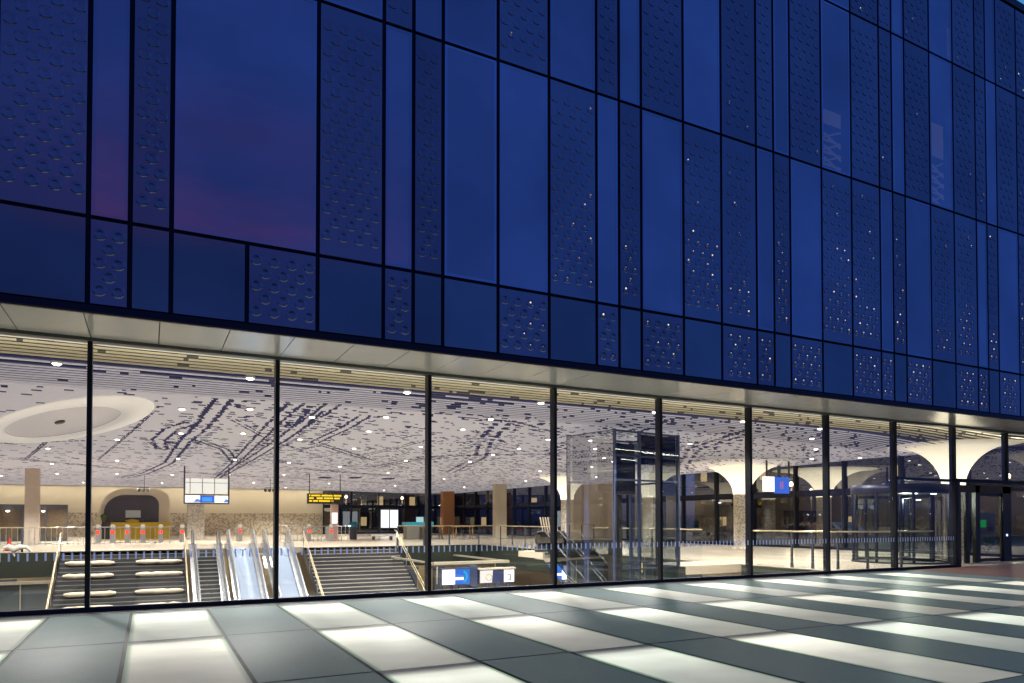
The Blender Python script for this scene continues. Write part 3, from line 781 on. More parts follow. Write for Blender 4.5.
M['bright_steel'] = pbr('polished_steel', (.78, .80, .84), .22, .85, var=.06, scale=2)
M['cover'] = pbr('pale_blue_cover_board', (.27, .34, .47), .6, var=.08, scale=2)
M['teal_panel'] = clear_glass('teal_glass_panel', (.60, .80, .80), 1.0, base=.10)
M['rubber'] = pbr('handrail_rubber', (.03, .03, .035), .45)
def escalator(label, x, y, w, covered, bal=.30, z0=0.0, teal=False):
    BS = M['teal_panel'] if teal else M['bright_steel']
    r = empty('escalator', (x, y, z0)); tag(r, label, 'escalator', 'escalators down to the platforms')
    sl = RI / TR; n = 31; LY = TR * n; H = 1.0
    if covered:
        b = MB(); b.prism([(.4, .02), (.0, .02), (-LY, -LY * sl + .02), (-LY, -LY * sl - .3), (.4, -.3)], 'x', -w / 2, w / 2)
        for k in range(3): b.box(-w / 2 + w * (k + .6) / 4, -.55, -.05, -w / 2 + w * (k + .6) / 4 + .03, -.1, .03 - .05, 1)
        b.build('cover_board', [M['cover'], M['pier']], r)
    else:
        b = MB()
        for k in range(n):
            yy = -TR * k; z = -RI * k
            b.box(-w / 2, yy - TR, z - RI - .02, w / 2, yy, z - RI + .0, 1); b.box(-w / 2, yy - .02, z - RI, w / 2, yy, z - .003, 0)
            b.box(-w / 2, yy - .03, z - .028, w / 2, yy - .021, z + .004, 1)
        b.build('steps', [pbr('step_riser', (.09, .10, .11), .4, .5), M['steel']], r)
    b = MB(); b.box(-w / 2, 0, -.2, w / 2, 1.2, .012); b.build('landing_plate', M['steel'], r)
    for s in (-1, 1):
        xa = s * (w / 2); xb = s * (w / 2 + bal)
        # skirt and outer cladding
        b = MB(); prof = [(.9, .0), (.9, .26), (0, .28), (-LY, -LY * sl + .28), (-LY, -LY * sl - .35), (0, -.35), (.9, -.35)]
        b.prism(prof, 'x', min(xa, xb), max(xa, xb)); b.build('cladding', BS, r)
        # inner panel with rounded newel at the top
        xc = s * (w / 2 + bal / 2); top = [(0, H), (-LY, -LY * sl + H)]
        newel = [(.55 + .36 * math.sin(a), .62 + .36 * math.cos(a)) for a in [PI * k / 8 for k in range(9)]]
        prof = [(-LY, -LY * sl + .282), (-LY, -LY * sl + H), (0, H)] + newel + [(0.1, .282)]
        b = MB(); b.prism(prof, 'x', xc - .02, xc + .02); b.build('balustrade', BS, r)
        b = MB(); pts = [(xc, .2, .27)] + [(xc, yy, zz) for yy, zz in reversed(newel)] + [(xc, 0, H + .02), (xc, -LY, -LY * sl + H + .02)]
        b.tube(pts, .045, 8); b.build('handrail', M['rubber'] if not covered else M['bright_steel'], r)
    return r
escalator('running escalator with bare steps, leftmost of the three by the padded stair', 2.75, VY1, .92, False, .36)
escalator('middle escalator, boarded over with pale blue covers', 4.56, VY1, .98, True, .30)
escalator('right escalator boarded with pale blue covers next to the bare stair', 6.45, VY1, .98, True, .30)
ex = escalator('teal escalator standing in for a mirror image in the lift glass, nearer the hall edge', 18.5, 29.5, .7, False, .14, teal=True)  # this pair stands in for escalators mirrored in the lift glass
ex = escalator('teal escalator standing in for a mirror image in the lift glass, on the platform side', 17.45, 29.5, .7, False, .14, teal=True)
f2 = MB(); f2.box(16.9, 29.5, -.30, VX1 - .065, 32.0, -.004); struct(f2, 'landing_floor', M['floor'])

# ------------------------------------------------------------------ railings
def railing(label, pts, step=1.5, posts=True):
    r = empty('glass_railing', (pts[0][0], pts[0][1], 0)); tag(r, label, 'railing')
    ox, oy = pts[0][0], pts[0][1]
    gb = MB(); hb = MB(); P = [(a - ox, b_ - oy) for a, b_, *_ in pts]
    for (xa, ya), (xb, yb) in zip(P[:-1], P[1:]):
        gb.quad((xa, ya, .02), (xb, yb, .02), (xb, yb, 1.1), (xa, ya, 1.1))
    hb.tube([(x, y, 1.2) for x, y in P], .028, 8)
    gb.build('glazing', M['rail_glass'], r); hb.build('handrail', M['brass'], r)
    if posts:
        for (xa, ya), (xb, yb) in zip(P[:-1], P[1:]):
            L = math.hypot(xb - xa, yb - ya); n = max(1, round(L / step))
            for k in range(n):
                x, y = xa + (xb - xa) * k / n, ya + (yb - ya) * k / n
                b = MB(); b.prism([(-.05, -.02), (.05, -.02), (.03, 1.19), (-.03, 1.19)], 'x' if abs(yb - ya) > abs(xb - xa) else 'y', -.02, .02)
                o = b.build('post', M['pier'], r); o.location = (x, y, 0)
railing('glass railing along the slab edge left of the padded stair', [(-13, 41.62), (-4.0, 41.62)])
railing('glass railing along the curved slab edge between bare stair and lift', [(13.6, 41.62), (17.0, 41.62), (18.6, 40.6), (19.1, 38.5), (19.1, 32.2)])
railing('glass railing with dark posts along the right slab edge near the doors', [(19.1, 18.6), (19.1, 16.6), (19.25, 15.9), (19.7, 15.3), (20.6, 14.9), (23.8, 14.75)])
railing('glass railing along the right slab edge behind the lift', [(19.1, 28.5), (19.1, 20.9)])

# ------------------------------------------------------------------ glass lift
lf = empty('glass_lift', (14.73, 20.05, 0), R(8)); tag(lf, 'blue grey steel framed glass lift tower standing in the opening', 'lift')
X, Y = 1.52, 1.15
M['lift_steel'] = pbr('blue_grey_lift_steel', (.07, .085, .15), .35, .4)
b = MB()
for sx in (-1, 1):
    for sy in (-1, 1): b.box(sx * X - .05, sy * Y - .05, ZL, sx * X + .05, sy * Y + .05, 4.55)
b.box(-.42, -Y - .05, ZL, -.34, -Y + .05, 4.55)
for z in (-.05, 2.9, 3.7, 4.5):
    for sy in (-1, 1): b.box(-X, sy * Y - .03, z - .03, X, sy * Y + .03, z + .03)
    for sx in (-1, 1): b.box(sx * X - .03, -Y, z - .03, sx * X + .03, Y, z + .03)
b.build('frame', M['lift_steel'], lf)
b = MB()
for sy in (-1, 1): b.quad((-X, sy * (Y + .056), ZL), (X, sy * (Y + .056), ZL), (X, sy * (Y + .056), 4.5), (-X, sy * (Y + .056), 4.5))
for sx in (-1, 1): b.quad((sx * (X + .056), -Y, ZL), (sx * (X + .056), Y, ZL), (sx * (X + .056), Y, 4.5), (sx * (X + .056), -Y, 4.5))
b.build('glazing', clear_glass('lift_glass', (.80, .84, .86), .55), lf)
b = MB(); b.box(-.30, -1.10, 3.45, 1.46, -1.07, 4.46); b.box(-.9, .3, 2.6, .9, .34, 4.3); b.build('header_panel', clear_glass('blue_header_glass', (.30, .36, .62), 1.0, base=.06), lf)
b = MB(); b.box(-1.47, .1, 2.95, -1.42, 1.0, 4.46); b.box(-1.48, .15, ZL, -1.42, .38, 4.46); b.box(.62, -1.06, 3.5, 1.44, -1.02, 4.44); b.box(-.32, -1.06, 3.95, .1, -1.02, 4.44); b.build('blue_panels', pbr('navy_lift_panel', (.055, .07, .19), .3, spec=.6), lf)
b = MB(); b.box(.18, .72, ZL, .34, .95, 4.3); b.box(.52, .72, ZL, .66, .95, 4.3); b.box(.0, .3, 2.5, .9, .9, 3.4); b.build('guide_rails', pbr('dark_lift_machinery', (.04, .035, .03), .5), lf)
b = MB(); b.box(-1.2, -.7, -3.4, 1.2, .5, -3.25); b.box(-1.2, -.7, -1.1, 1.2, .5, -.98)
for sx in (-1.17, 1.17):
    for yy in (-.68, .48): b.box(sx - .03, yy - .03, -3.25, sx + .03, yy + .03, -1.1)
b.build('cabin', M['lift_steel'], lf)
b = MB(); b.box(-.60, -Y - .02, 3.62, -.34, -Y + .02, 4.12); b.build('screen', pbr('lift_panel', (.2, .22, .3), .3), lf)
b = MB(); b.tube([(.05, -.8, -.2), (.05, -.8, .12)], .05, 8); b.build('signal_lamp', lamp('amber_lamp', (1, .75, .2), 1.0), lf)

# ------------------------------------------------------------------ doors
rv = empty('revolving_door', (25.2, 16.9, 0)); tag(rv, 'large round revolving door drum of dark glass at the right entrance', 'revolving door')
RR = 1.62
b = MB(); b.lathe((0, 0, 0), [(RR, 2.55), (RR + .03, 2.55), (RR + .03, 2.88), (.01, 2.90)], 40); b.lathe((0, 0, 0), [(.01, 2.55), (RR, 2.55)], 40); b.build('canopy', M['dark_alu'], rv)
b = MB(); b.lathe((0, 0, 0), [(RR + .03, .0), (RR + .03, .05), (RR - .03, .06)], 40); b.build('threshold', M['dark_alu'], rv)
for a0, a1 in ((R(100), R(230)), (R(-50), R(80))):
    b = MB(); b.lathe((0, 0, 0), [(RR, .06), (RR, 2.55)], 18, 0, a0, a1); b.build('drum_glass', clear_glass('drum_glass', (.88, .93, .88), .8), rv)
for k in range(8):
    a = R([100, 143, 187, 230, -50, -7, 37, 80][k])
    b = MB(); b.box(-.035, -.035, .0, .035, .035, 2.56); o = b.build('drum_post', M['dark_alu'], rv); o.location = (RR * math.cos(a), RR * math.sin(a), 0)
for k in range(3):
    a = R(20 + 120 * k); wv = MB()
    for z0, z1 in ((.08, .18), (2.38, 2.5)): wv.box(.1, -.03, z0, RR - .1, .03, z1)
    wv.box(.1, -.03, .18, .18, .03, 2.38); wv.box(RR - .18, -.03, .18, RR - .1, .03, 2.38)
    o = wv.build('door_wing', M['dark_alu'], rv); o.rotation_euler = (0, 0, a)
    gq = MB(); gq.quad((.18, 0, .18), (RR - .18, 0, .18), (RR - .18, 0, 2.38), (.18, 0, 2.38)); gq.build('wing_glass', M['rail_glass'], o)
for k, a in enumerate((R(-120), R(-65))):
    b = MB(); b.lathe((RR * .7 * math.cos(a), RR * .7 * math.sin(a), 2.53), [(.001, 0), (.09, 0), (.1, .02)], 12); b.build('spotlight', lamp('cool_spot', (.75, 1, .92), 6), rv)

L = bpy.data.lights.new('drum_fill_glow', 'POINT'); L.energy = 150; L.color = (.95, 1, .85); L.shadow_soft_size = .15  # point fill added inside the drum to brighten the door
lo = bpy.data.objects.new('drum_fill_glow', L); C.objects.link(lo); lo.location = (25.2, 16.6, 2.35)
# recessed side entrance right of the drum
en = empty('entrance_door', (26.3, 15.35, 0)); tag(en, 'dark framed glass swing door set back at the far right entrance', 'door')
b = MB(); b.box(-2.07, -1.2, 0, -1.93, -1.05, 2.86); b.box(-.06, -.06, 0, .06, .06, 2.86); b.box(.40, -.05, 0, .60, .05, 2.86); b.box(.97, -.07, 0, 1.25, .07, 2.86); b.box(2.75, -.07, 0, 3.30, .07, 2.86)
b.box(-.06, -.07, 2.60, 3.3, .07, 2.86); b.box(3.3, -.05, 0, 6.2, .05, .1); b.box(3.3, -.05, 2.7, 6.2, .05, 2.86)
b.build('frame', pbr('dark_brown_door_frame', (.018, .013, .012), .35, spec=.6), en)
b = MB(); b.box(1.25, -.03, .02, 2.75, .03, .14); b.box(1.25, -.03, 2.48, 2.75, .03, 2.59); b.box(1.25, -.03, .14, 1.30, .03, 2.48); b.box(2.7, -.03, .14, 2.75, .03, 2.48)
lf_ = b.build('door_leaf', pbr('door_leaf_frame', (.02, .015, .015), .35), en)
b = MB(); b.quad((1.30, .035, .14), (2.7, .035, .14), (2.7, .035, 2.48), (1.30, .035, 2.48)); b.build('leaf_glass', M['rail_glass'], lf_)
b = MB()
for j in range(14): xx = 1.38 + j * .097; b.quad((xx - .012, .03, .92), (xx + .012, .03, .92), (xx + .012, .03, 1.03), (xx - .012, .03, 1.03))
b.build('stripe_marking', M['nosing'], lf_)
b = MB(); b.quad((.06, 0, .02), (.97, 0, .02), (.97, 0, 2.6), (.06, 0, 2.6)); b.quad((3.3, 0, .1), (6.2, 0, .1), (6.2, 0, 2.7), (3.3, 0, 2.7)); b.build('side_glass', M['rail_glass'], en)
b = MB(); b.tube([(2.98, -.09, 1.0), (2.98, -.072, 1.0)], .045, 12); b.build('push_button', lamp('blue_button', (.35, .45, 1), 3), en)
b = MB(); b.quad((1.42, .06, 1.05), (2.45, .06, 1.05), (2.45, .06, 1.85), (1.42, .06, 1.85), 0); b.quad((1.45, .054, 1.30), (1.85, .054, 1.30), (1.85, .054, 1.58), (1.45, .054, 1.58), 1)
b.quad((1.95, .054, 1.15), (2.3, .054, 1.15), (2.3, .054, 1.32), (1.95, .054, 1.32), 2)
b.build('notice', [pbr('pale_notice', (.5, .48, .42), .6), pbr('green_notice', (.02, .35, .08), .5, emit=(.02, .5, .1), estr=.3), pbr('pink_notice', (.5, .2, .2), .6)], lf_)

# ------------------------------------------------------------------ signs and screens
white_lamp = lamp('white_lightbox', (1, .97, .95), 1.6)
blue_lamp = lamp('blue_lightbox', (.05, .16, .85), 1.0)
sg = empty('departure_board', (9.8, 50, 2.7)); tag(sg, 'black hanging departure board with yellow lettering over the right ticket gates', 'departure board')
b = MB(); b.box(0, 0, 0, 2.5, .2, .72)
b.bar((.15, .1, .72), (.15, .1, 2.1), .05); b.bar((2.3, .1, .72), (2.3, .1, 2.1), .05)
b.build('housing', pbr('black_board', (.012, .012, .012), .4), sg)
b = MB(); rt = random.Random(5)
for r_ in range(3):
    z = .52 - r_ * .19; x = .12
    while x < (2.32, 2.3, 1.8)[r_]:
        wd = rt.choice((.03, .045, .06)); 
        if rt.random() < .86: b.quad((x, -.004, z), (x + wd, -.004, z), (x + wd, -.004, z + .11 + rt.choice((0, .03))), (x, -.004, z + .11))
        x += wd + .014
b.build('lettering', lamp('yellow_led', (1, .66, .03), 1.6), sg)

sc = empty('hanging_screens', (1.8, 45, 0)); tag(sc, 'bright white hanging frame with blue and white screens above the gates', 'display')
b = MB(); b.bar((.02, 0, 2.55), (.02, 0, 4.7), .08); b.bar((2.42, 0, 2.55), (2.42, 0, 4.7), .08); b.box(0, -.05, 3.02, 2.44, .05, 3.08); b.box(0, -.05, 2.5, 2.44, .05, 2.56)
b.build('frame', M['pier'], sc)
b = MB(); b.box(.08, -.03, 3.12, 2.36, .03, 4.0); b.build('light_box', lamp('soft_white_box', (1, .95, .86), 1.0), sc)
b = MB()
for k in range(3): b.box(.3 + k * .66, -.05, 3.12, .34 + k * .66, -.034, 4.0)
b.box(.08, -.05, 3.74, 2.36, -.034, 3.77); b.build('light_box_bars', pbr('pale_bar', (.45, .42, .36), .5), sc)
for k, (xa, xb, mat_) in enumerate(((.06, .85, 0), (.87, 1.62, 1), (1.66, 2.38, 0))):
    b = MB(); b.box(xa, -.06, 2.6, xb, .02, 3.0, 0)
    if mat_ == 1:
        b.quad((xa + .1, -.064, 2.66), (xb - .12, -.064, 2.66), (xb - .12, -.064, 2.9), (xa + .1, -.064, 2.9), 2)
    else:
        b.quad((xa + .45, -.064, 2.62), (xb, -.064, 2.62), (xb, -.064, 2.76), (xa + .6, -.064, 2.82), 1)
    b.build('screen', [white_lamp if mat_ == 0 else blue_lamp, lamp('mid_blue_lightbox', (.18, .30, .9), 1), lamp('sky_blue_lightbox', (.10, .42, 1), 1)], sc)

hs = empty('hanging_sign', (26.9, 25, 0)); tag(hs, 'pair of hanging light boxes, one white and one blue, right of the mosaic column', 'sign')
b = MB(); b.bar((.2, .05, 3.7), (.2, .05, 5.1), .07); b.bar((1.75, .05, 3.7), (1.75, .05, 5.1), .07); b.bar((1.05, .05, 3.7), (1.05, .05, 4.3), .12); b.build('hanger', M['pier'], hs)
b = MB(); b.box(0, 0, 2.98, .68, .14, 3.72); b.build('white_box', white_lamp, hs)
b = MB(); b.box(.78, 0, 2.9, 1.72, .14, 3.72); b.quad((1.06, -.004, 3.12), (1.16, -.004, 3.12), (1.16, -.004, 3.5), (1.06, -.004, 3.5), 1); b.quad((1.2, -.004, 3.12), (1.3, -.004, 3.12), (1.3, -.004, 3.5), (1.2, -.004, 3.5), 1); b.quad((1.16, -.004, 3.28), (1.2, -.004, 3.28), (1.2, -.004, 3.36), (1.16, -.004, 3.36), 1)
b.build('blue_box', [lamp('blue_sign_box', (.06, .16, .75), 1.0), lamp('pink_sign_glyph', (.5, .25, .6), .7)], hs)

# platform signs hanging down in the opening
ps = empty('platform_sign', (13.05, 33, -1.75)); tag(ps, 'lit platform sign with blue arrow panel, left one in the opening', 'sign', 'lit platform signs in the opening')
b = MB(); b.box(0, 0, 0, 1.62, .25, .88); b.box(1.62, .02, -.3, 2.0, .3, 1.0); b.bar((.6, .12, -4.2), (.6, .12, 0), .14); b.bar((1.75, .12, -4.2), (1.75, .12, -.1), .2)
b.build('housing', pbr('navy_sign_housing', (.03, .04, .09), .4), ps)
b = MB(); b.quad((.05, -.004, .06), (.75, -.004, .06), (.75, -.004, .82), (.05, -.004, .82)); b.build('white_panel', white_lamp, ps)
b = MB(); b.quad((.75, -.004, .06), (1.56, -.004, .06), (1.56, -.004, .82), (.75, -.004, .82), 0)
b.quad((.55, -.008, .28), (1.22, -.008, .28), (1.22, -.008, .42), (.55, -.008, .42), 1)
for k in range(10):
    a0, a1 = -PI / 2 + PI * k / 10, -PI / 2 + PI * (k + 1) / 10
    b.quad(*[(1.22 + rr * math.cos(a) * .8, -.006, .45 + rr * math.sin(a)) for rr, a in ((.17, a0), (.30, a0), (.30, a1), (.17, a1))], 2)
b.build('arrow_panel', [lamp('deep_blue_panel', (.05, .2, .8), 1), white_lamp, lamp('teal_panel', (.03, .48, .75), 1)], ps)
p2 = empty('platform_sign', (15.15, 33, -1.72)); tag(p2, 'lit platform sign with two white panels and a dark middle, right one in the opening', 'sign', 'lit platform signs in the opening')
b = MB(); b.box(0, 0, 0, 2.05, .22, .72); b.box(-.05, -.06, .72, 2.1, .3, .80, 1)
for x in (.5, 1.05, 1.7): b.bar((x, .1, -4.2), (x, .1, 0), .16)
b.build('housing', [pbr('navy_sign_box', (.03, .04, .11), .4), M['nosing']], p2)
b = MB(); b.quad((.04, -.004, .04), (.72, -.004, .04), (.78, -.004, .68), (.04, -.004, .68)); b.build('left_panel', lamp('warm_white_panel', (1, .93, .85), 1.1), p2)
b = MB(); b.quad((1.42, -.004, .04), (2.02, -.004, .04), (2.02, -.004, .68), (1.42, -.004, .68))
b.quad((1.62, -.008, .12), (1.82, -.008, .12), (1.82, -.008, .16), (1.62, -.008, .16), 1); b.quad((1.62, -.008, .4), (1.82, -.008, .4), (1.82, -.008, .44), (1.62, -.008, .44), 1); b.quad((1.76, -.008, .16), (1.82, -.008, .16), (1.82, -.008, .4), (1.76, -.008, .4), 1)
b.build('right_panel', [white_lamp, M['pier']], p2)
b = MB(); b.lathe((.38, -.01, .36), [(.13, 0), (.2, 0)], 16); o = b.build('dial', M['nosing'], p2)
o.rotation_euler = (PI / 2, 0, 0); o.location = (0, -.36 + .34, .36 + 0)
bm_ = MB(); bm_.box(12.9, 33.6, -.72, 17.2, 33.9, -.58); bm_.bar((13.1, 33.7, -.7), (13.1, 33.7, -1.7), .06); bm_.bar((16.4, 33.7, -.7), (16.4, 33.7, -1.7), .06)
bm_.bar((12.9, 33.75, -.65), (12.9, 41.3, -.65), .1); bm_.bar((17.2, 33.75, -.65), (17.2, 41.3, -.65), .1)
tag(bm_.build('sign_beam', pbr('pale_beam', (.42, .38, .28), .4, .3)), 'pale steel beam carrying the platform signs in the opening', 'beam')
ib = empty('info_box', (15.9, 21.6, -1.9)); tag(ib, 'small white glowing box low down in front of the lift', 'light box')
b = MB(); b.box(-1.4, -2, .6, -1.0, -1.8, .95); b.build('box_body', white_lamp, ib)
b = MB(); b.bar((-1.2, -1.9, -4.1), (-1.2, -1.9, .6), .1); b.build('post', M['pier'], ib)

# ------------------------------------------------------------------ gates, counters, kiosk
def gate():
    r = empty('ticket_gate')
    b = MB(); b.prism([(-.14, 0), (.14, 0), (.14, .92), (.08, 1.02), (-.08, 1.02), (-.14, .92)], 'y', -.7, .7); b.build('body', M['steel'], r)
    b = MB(); b.box(-.11, -.72, .62, .11, -.70, .86); b.build('status_light', lamp('red_status', (1, .06, .03), 2.2), r)
    b = MB(); b.lathe((0, -.55, 1.02), [(.12, 0), (.15, .08), (.12, .22), (.01, .25)], 14); b.build('reader_head', lamp('pale_reader', (1, .85, .62), .7), r)
    b = MB(); b.quad((.14, 0, .25), (.55, 0, .25), (.55, 0, 1.0), (.14, 0, 1.0)); b.build('flap', M['rail_glass'], r)
    return r
G0 = gate(); red = bpy.data.materials['red_status']
gp = [(-3.0, 55), (-2.15, 55), (-1.3, 55), (-.35, 55), (.75, 55), (2.1, 55), (5.9, 55), (10.4, 53), (12.0, 53)]
gl = ['ticket gate left of the yellow kiosk, outermost of the row', 'ticket gate with red light just left of the kiosk counter', 'ticket gate in front of the left end of the kiosk counter', 'ticket gate in front of the middle of the kiosk counter', 'ticket gate in front of the right end of the kiosk counter',
      'ticket gate between the kiosk and the bare escalator', 'ticket gate seen above the boarded escalators', 'ticket gate under the departure board, left one', 'ticket gate under the departure board, right one']
for k, (x, y) in enumerate(gp):
    o = G0 if k == 0 else copy_tree(G0); o.location = (x, y, 0); tag(o, gl[k], 'ticket gate', 'ticket gates at the back of the hall')
fe = empty('barrier_fence', (-12.5, 50.5, 0)); tag(fe, 'thin steel picket barrier running across the hall in front of the ticket gates', 'barrier')
b = MB()
for x0, x1 in ((0, 14.0), (20.6, 25.5)):
    b.tube([(x0, 0, 1.12), (x1, 0, 1.12)], .03, 6); b.tube([(x0, 0, .15), (x1, 0, .15)], .025, 6)
b.build('rail', M['steel'], fe)
b = MB()
for x0, x1 in ((0, 14.0), (20.6, 25.5)):
    n = int((x1 - x0) / .28)
    for k in range(n + 1): b.box(x0 + k * .28 - .014, -.014, .02, x0 + k * .28 + .014, .014, 1.12)
b.build('slat', M['steel'], fe)
# kiosk
kk = empty('kiosk', (-4.1, 66, 0)); tag(kk, 'cream kiosk with dark arched opening and yellow counter', 'kiosk')
def arch(x0, x1, z1, rl, rr, n=8):
    pts = [(x0, 0)]
    pts += [(x0 + .35 + rl - rl * math.cos(a), z1 - rl + rl * math.sin(a)) for a in [PI / 2 * k / n for k in range(n + 1)]]
    pts += [(x1 - rr + rr * math.sin(a), z1 - rr + rr * math.cos(a)) for a in [PI / 2 * k / n for k in range(n + 1)]]
    pts += [(x1, 0)]; return pts
b = MB(); b.prism(arch(.2, 5.7, 4.15, 1.9, 1.2), 'y', 0, 3); b.build('shell', M['wallbeige'], kk)
b = MB(); b.prism(arch(.5, 4.85, 3.62, 1.5, .8), 'y', -.05, -.01); b.build('opening', pbr('kiosk_dark', (.035, .025, .022), .25, spec=.6), kk)
b = MB(); b.box(1.5, -1.2, 0, 5.6, -.2, 1.1); b.box(1.4, -1.3, 1.1, 5.7, -.1, 1.36); b.lathe((2.9, -.7, 1.36), [(.5, 0), (.5, .2), (.01, .28)], 12); b.build('counter', pbr('yellow_counter', (.74, .50, .02), .5), kk)
b = MB(); b.box(2.4, -.14, 1.75, 3.5, -.06, 2.35); b.build('screen', pbr('grey_screen', (.35, .36, .33), .4, emit=(.5, .5, .45), estr=.15), kk)
b = MB(); b.lathe((.9, -.8, 1.4), [(.12, 0), (.2, .25), (.26, .5), (.01, .7)], 10); b.build('plant', pbr('kiosk_plant', (.08, .12, .03), .8), kk)

def shop(label, x0, x1, y, h, n):
    r = empty('shop_front', (x0, y, 0)); tag(r, label, 'shop front')
    b = MB(); W = x1 - x0; b.box(0, 0, h - .3, W, .4, h); b.box(0, 0, 0, W, .4, .2)
    for k in range(n + 1): x = W * k / n; b.box(max(0, x - .06), .0, .2, min(W, x + .06), .4, h - .3)
    b.build('frame', M['pier'], r)
    b = MB(); b.quad((0, .2, .2), (W, .2, .2), (W, .2, h - .3), (0, .2, h - .3)); b.build('glazing', pbr('shop_glass', (.09, .07, .05), .12, spec=.8, col2=(.20, .14, .08)), r)
    for k in range(3):
        b = MB(); b.lathe((W * (k + .6) / 3.3, -.2, h - .55), [(.001, 0), (.09, .02), (.09, .1)], 10); b.build('lamp', M['bulb'], r)
shop('dark glazed shop front at the far left behind the cone', -12.5, -5.4, 62, 2.7, 5)

def pillar(name, label, x, y, w, h, m):
    b = MB(); b.prism([(-w, -w * .6), (w, -w * .6), (w * 1.05, 0), (w, w * .6), (-w, w * .6)], 'z', 0, h)
    b.box(-w * 1.15, -w * .75, 0, w * 1.15, w * .75, .12)
    o = b.build(name, m); o.location = (x, y, 0); tag(o, label, 'pillar'); return o
pillar('pillar', 'brownish square pillar behind the left railing', -6.5, 53, .38, 4.8, pbr('pinkish_stone', (.55, .46, .39), .6))
pillar('pillar', 'pale concrete pillar by the far glass wall right of the tables', 26.9, 54.4, .52, 4.8, M['wallbeige'])
pillar('pillar', 'orange timber clad pillar at the far glass wall', 29.0, 71.5, .65, 4.8, pbr('orange_cladding', (.50, .22, .08), .5))
pillar('pillar', 'white speckled pillar under the hanging screens', 3.35, 62, .62, 3.2, M['colmosaic'])
tt = empty('info_totem', (12.25, 52.5, 0)); tag(tt, 'pinkish info totem with small white screen right of the gates', 'totem')
b = MB(); b.box(-.27, -.12, 0, .27, .12, 2.7); b.box(-.33, -.18, 0, .33, .18, .1); b.build('body', pbr('pink_totem', (.50, .32, .28), .5), tt)
b = MB(); b.box(-.2, -.14, 1.3, .2, -.125, 2.1); b.build('screen', white_lamp, tt)
lb = empty('poster_case', (22.0, 70, 0)); tag(lb, 'two panel white light box poster case near the far glass wall', 'poster case')
b = MB(); b.box(-1.0, 0, 0, -.92, .15, 2.7); b.box(.92, 0, 0, 1.0, .15, 2.7); b.box(-.04, -.01, .6, .04, .16, 2.7); b.box(-1, 0, 2.6, 1, .15, 2.7); b.build('frame', M['pier'], lb)
for k in (-1, 1):
    b = MB(); b.box(k * .48 - .42, .02, .75, k * .48 + .42, .12, 2.58); b.build('light_panel', lamp('poster_white', (.9, .97, 1), 1.4), lb)
ct = empty('service_counter', (18.6, 54.6, 0)); tag(ct, 'service counter with teal edge beyond the bare stair', 'counter')
b = MB(); b.box(0, 0, 0, 2.2, .9, 1.05); b.build('base', pbr('counter_grey', (.30, .28, .24), .5), ct)
b = MB(); b.box(-.08, -.1, 1.05, 2.28, 1, 1.38); b.build('top', pbr('teal_edge', (.02, .26, .36), .4, emit=(.02, .3, .42), estr=.25), ct)
b = MB(); b.box(.9, .2, 1.38, 1.5, .3, 1.8); b.build('monitor', pbr('pale_monitor', (.3, .5, .52), .4, emit=(.4, .7, .75), estr=.5), ct)
bn = empty('bench', (15.2, 53, 0)); tag(bn, 'low white bench on the hall floor left of the teal counter', 'bench')
b = MB(); b.box(0, 0, .30, 1.9, .6, .45); b.build('seat', M['ring'], bn)
for x in (.2, 1.6): b = MB(); b.box(x, .1, 0, x + .12, .5, .3); b.build('leg', M['pier'], bn)
bi = empty('recycling_bin', (14.6, 56, 0)); tag(bi, 'small bin with blue lid behind the bench', 'bin')
b = MB(); b.lathe((0, 0, 0), [(.26, 0), (.3, .02), (.3, 1.0)], 14); b.build('body', M['pier'], bi)
b = MB(); b.lathe((0, 0, 1.0), [(.33, 0), (.33, .4), (.01, .44)], 14); b.build('lid', pbr('blue_lid', (.02, .22, .35), .4), bi)
M['wood'] = pbr('oak', (.42, .26, .12), .5, stretch=(1, 8, 1))
for n, (x, y) in enumerate(((20.6, 54.0), (22.6, 52.4))):
    r = empty('table', (x, y, 0)); tag(r, ('wooden high table left of the pale pillar', 'second wooden high table nearer the pale pillar')[n], 'table', 'wooden tables by the far windows')
    b = MB(); b.box(-.9, -.4, 1.0, .9, .4, 1.08); b.build('tabletop', M['wood'], r)
    for sx in (-.75, .75):
        for sy in (-.3, .3): b = MB(); b.bar((sx, sy, 0), (sx * .95, sy * .9, 1.0), .07); b.build('leg', M['wood'], r)
for n, (x, y) in enumerate(((19.7, 53.3), (20.9, 53.0), (22.2, 51.6), (23.3, 51.6))):
    r = empty('stool', (x, y, 0)); tag(r, 'dark stool at the wooden tables, %s from the left' % ORD[n], 'stool', 'stools at the wooden tables')
    b = MB(); b.lathe((0, 0, .68), [(.01, .05), (.18, .05), (.2, .02), (.18, 0), (.01, 0)], 12); b.build('seat', M['pier'], r)
    for k in range(4):
        a = PI / 4 + k * PI / 2; b = MB(); b.bar((.22 * math.cos(a), .22 * math.sin(a), 0), (.13 * math.cos(a), .13 * math.sin(a), .68), .03); b.build('leg', M['pier'], r)
# slatted lounge chair near column, pale
lc = empty('lounge_chair', (24.0, 40.4, 0)); tag(lc, 'pale slatted high backed seat by the railing left of the slim column', 'chair')
b = MB()
for k in range(7): b.bar((-.55 + k * .18, .35, .5), (-.62 + k * .2, .75, 1.75), .1, .03)
b.build('backrest', M['pad'], lc)
b = MB(); b.box(-.6, -.3, .42, .6, .4, .5); b.build('seat', M['pad'], lc)
for sx in (-.5, .5):
    for sy in (-.25, .35): b = MB(); b.bar((sx, sy, 0), (sx, sy, .42), .06); b.build('leg', M['steel'], lc)

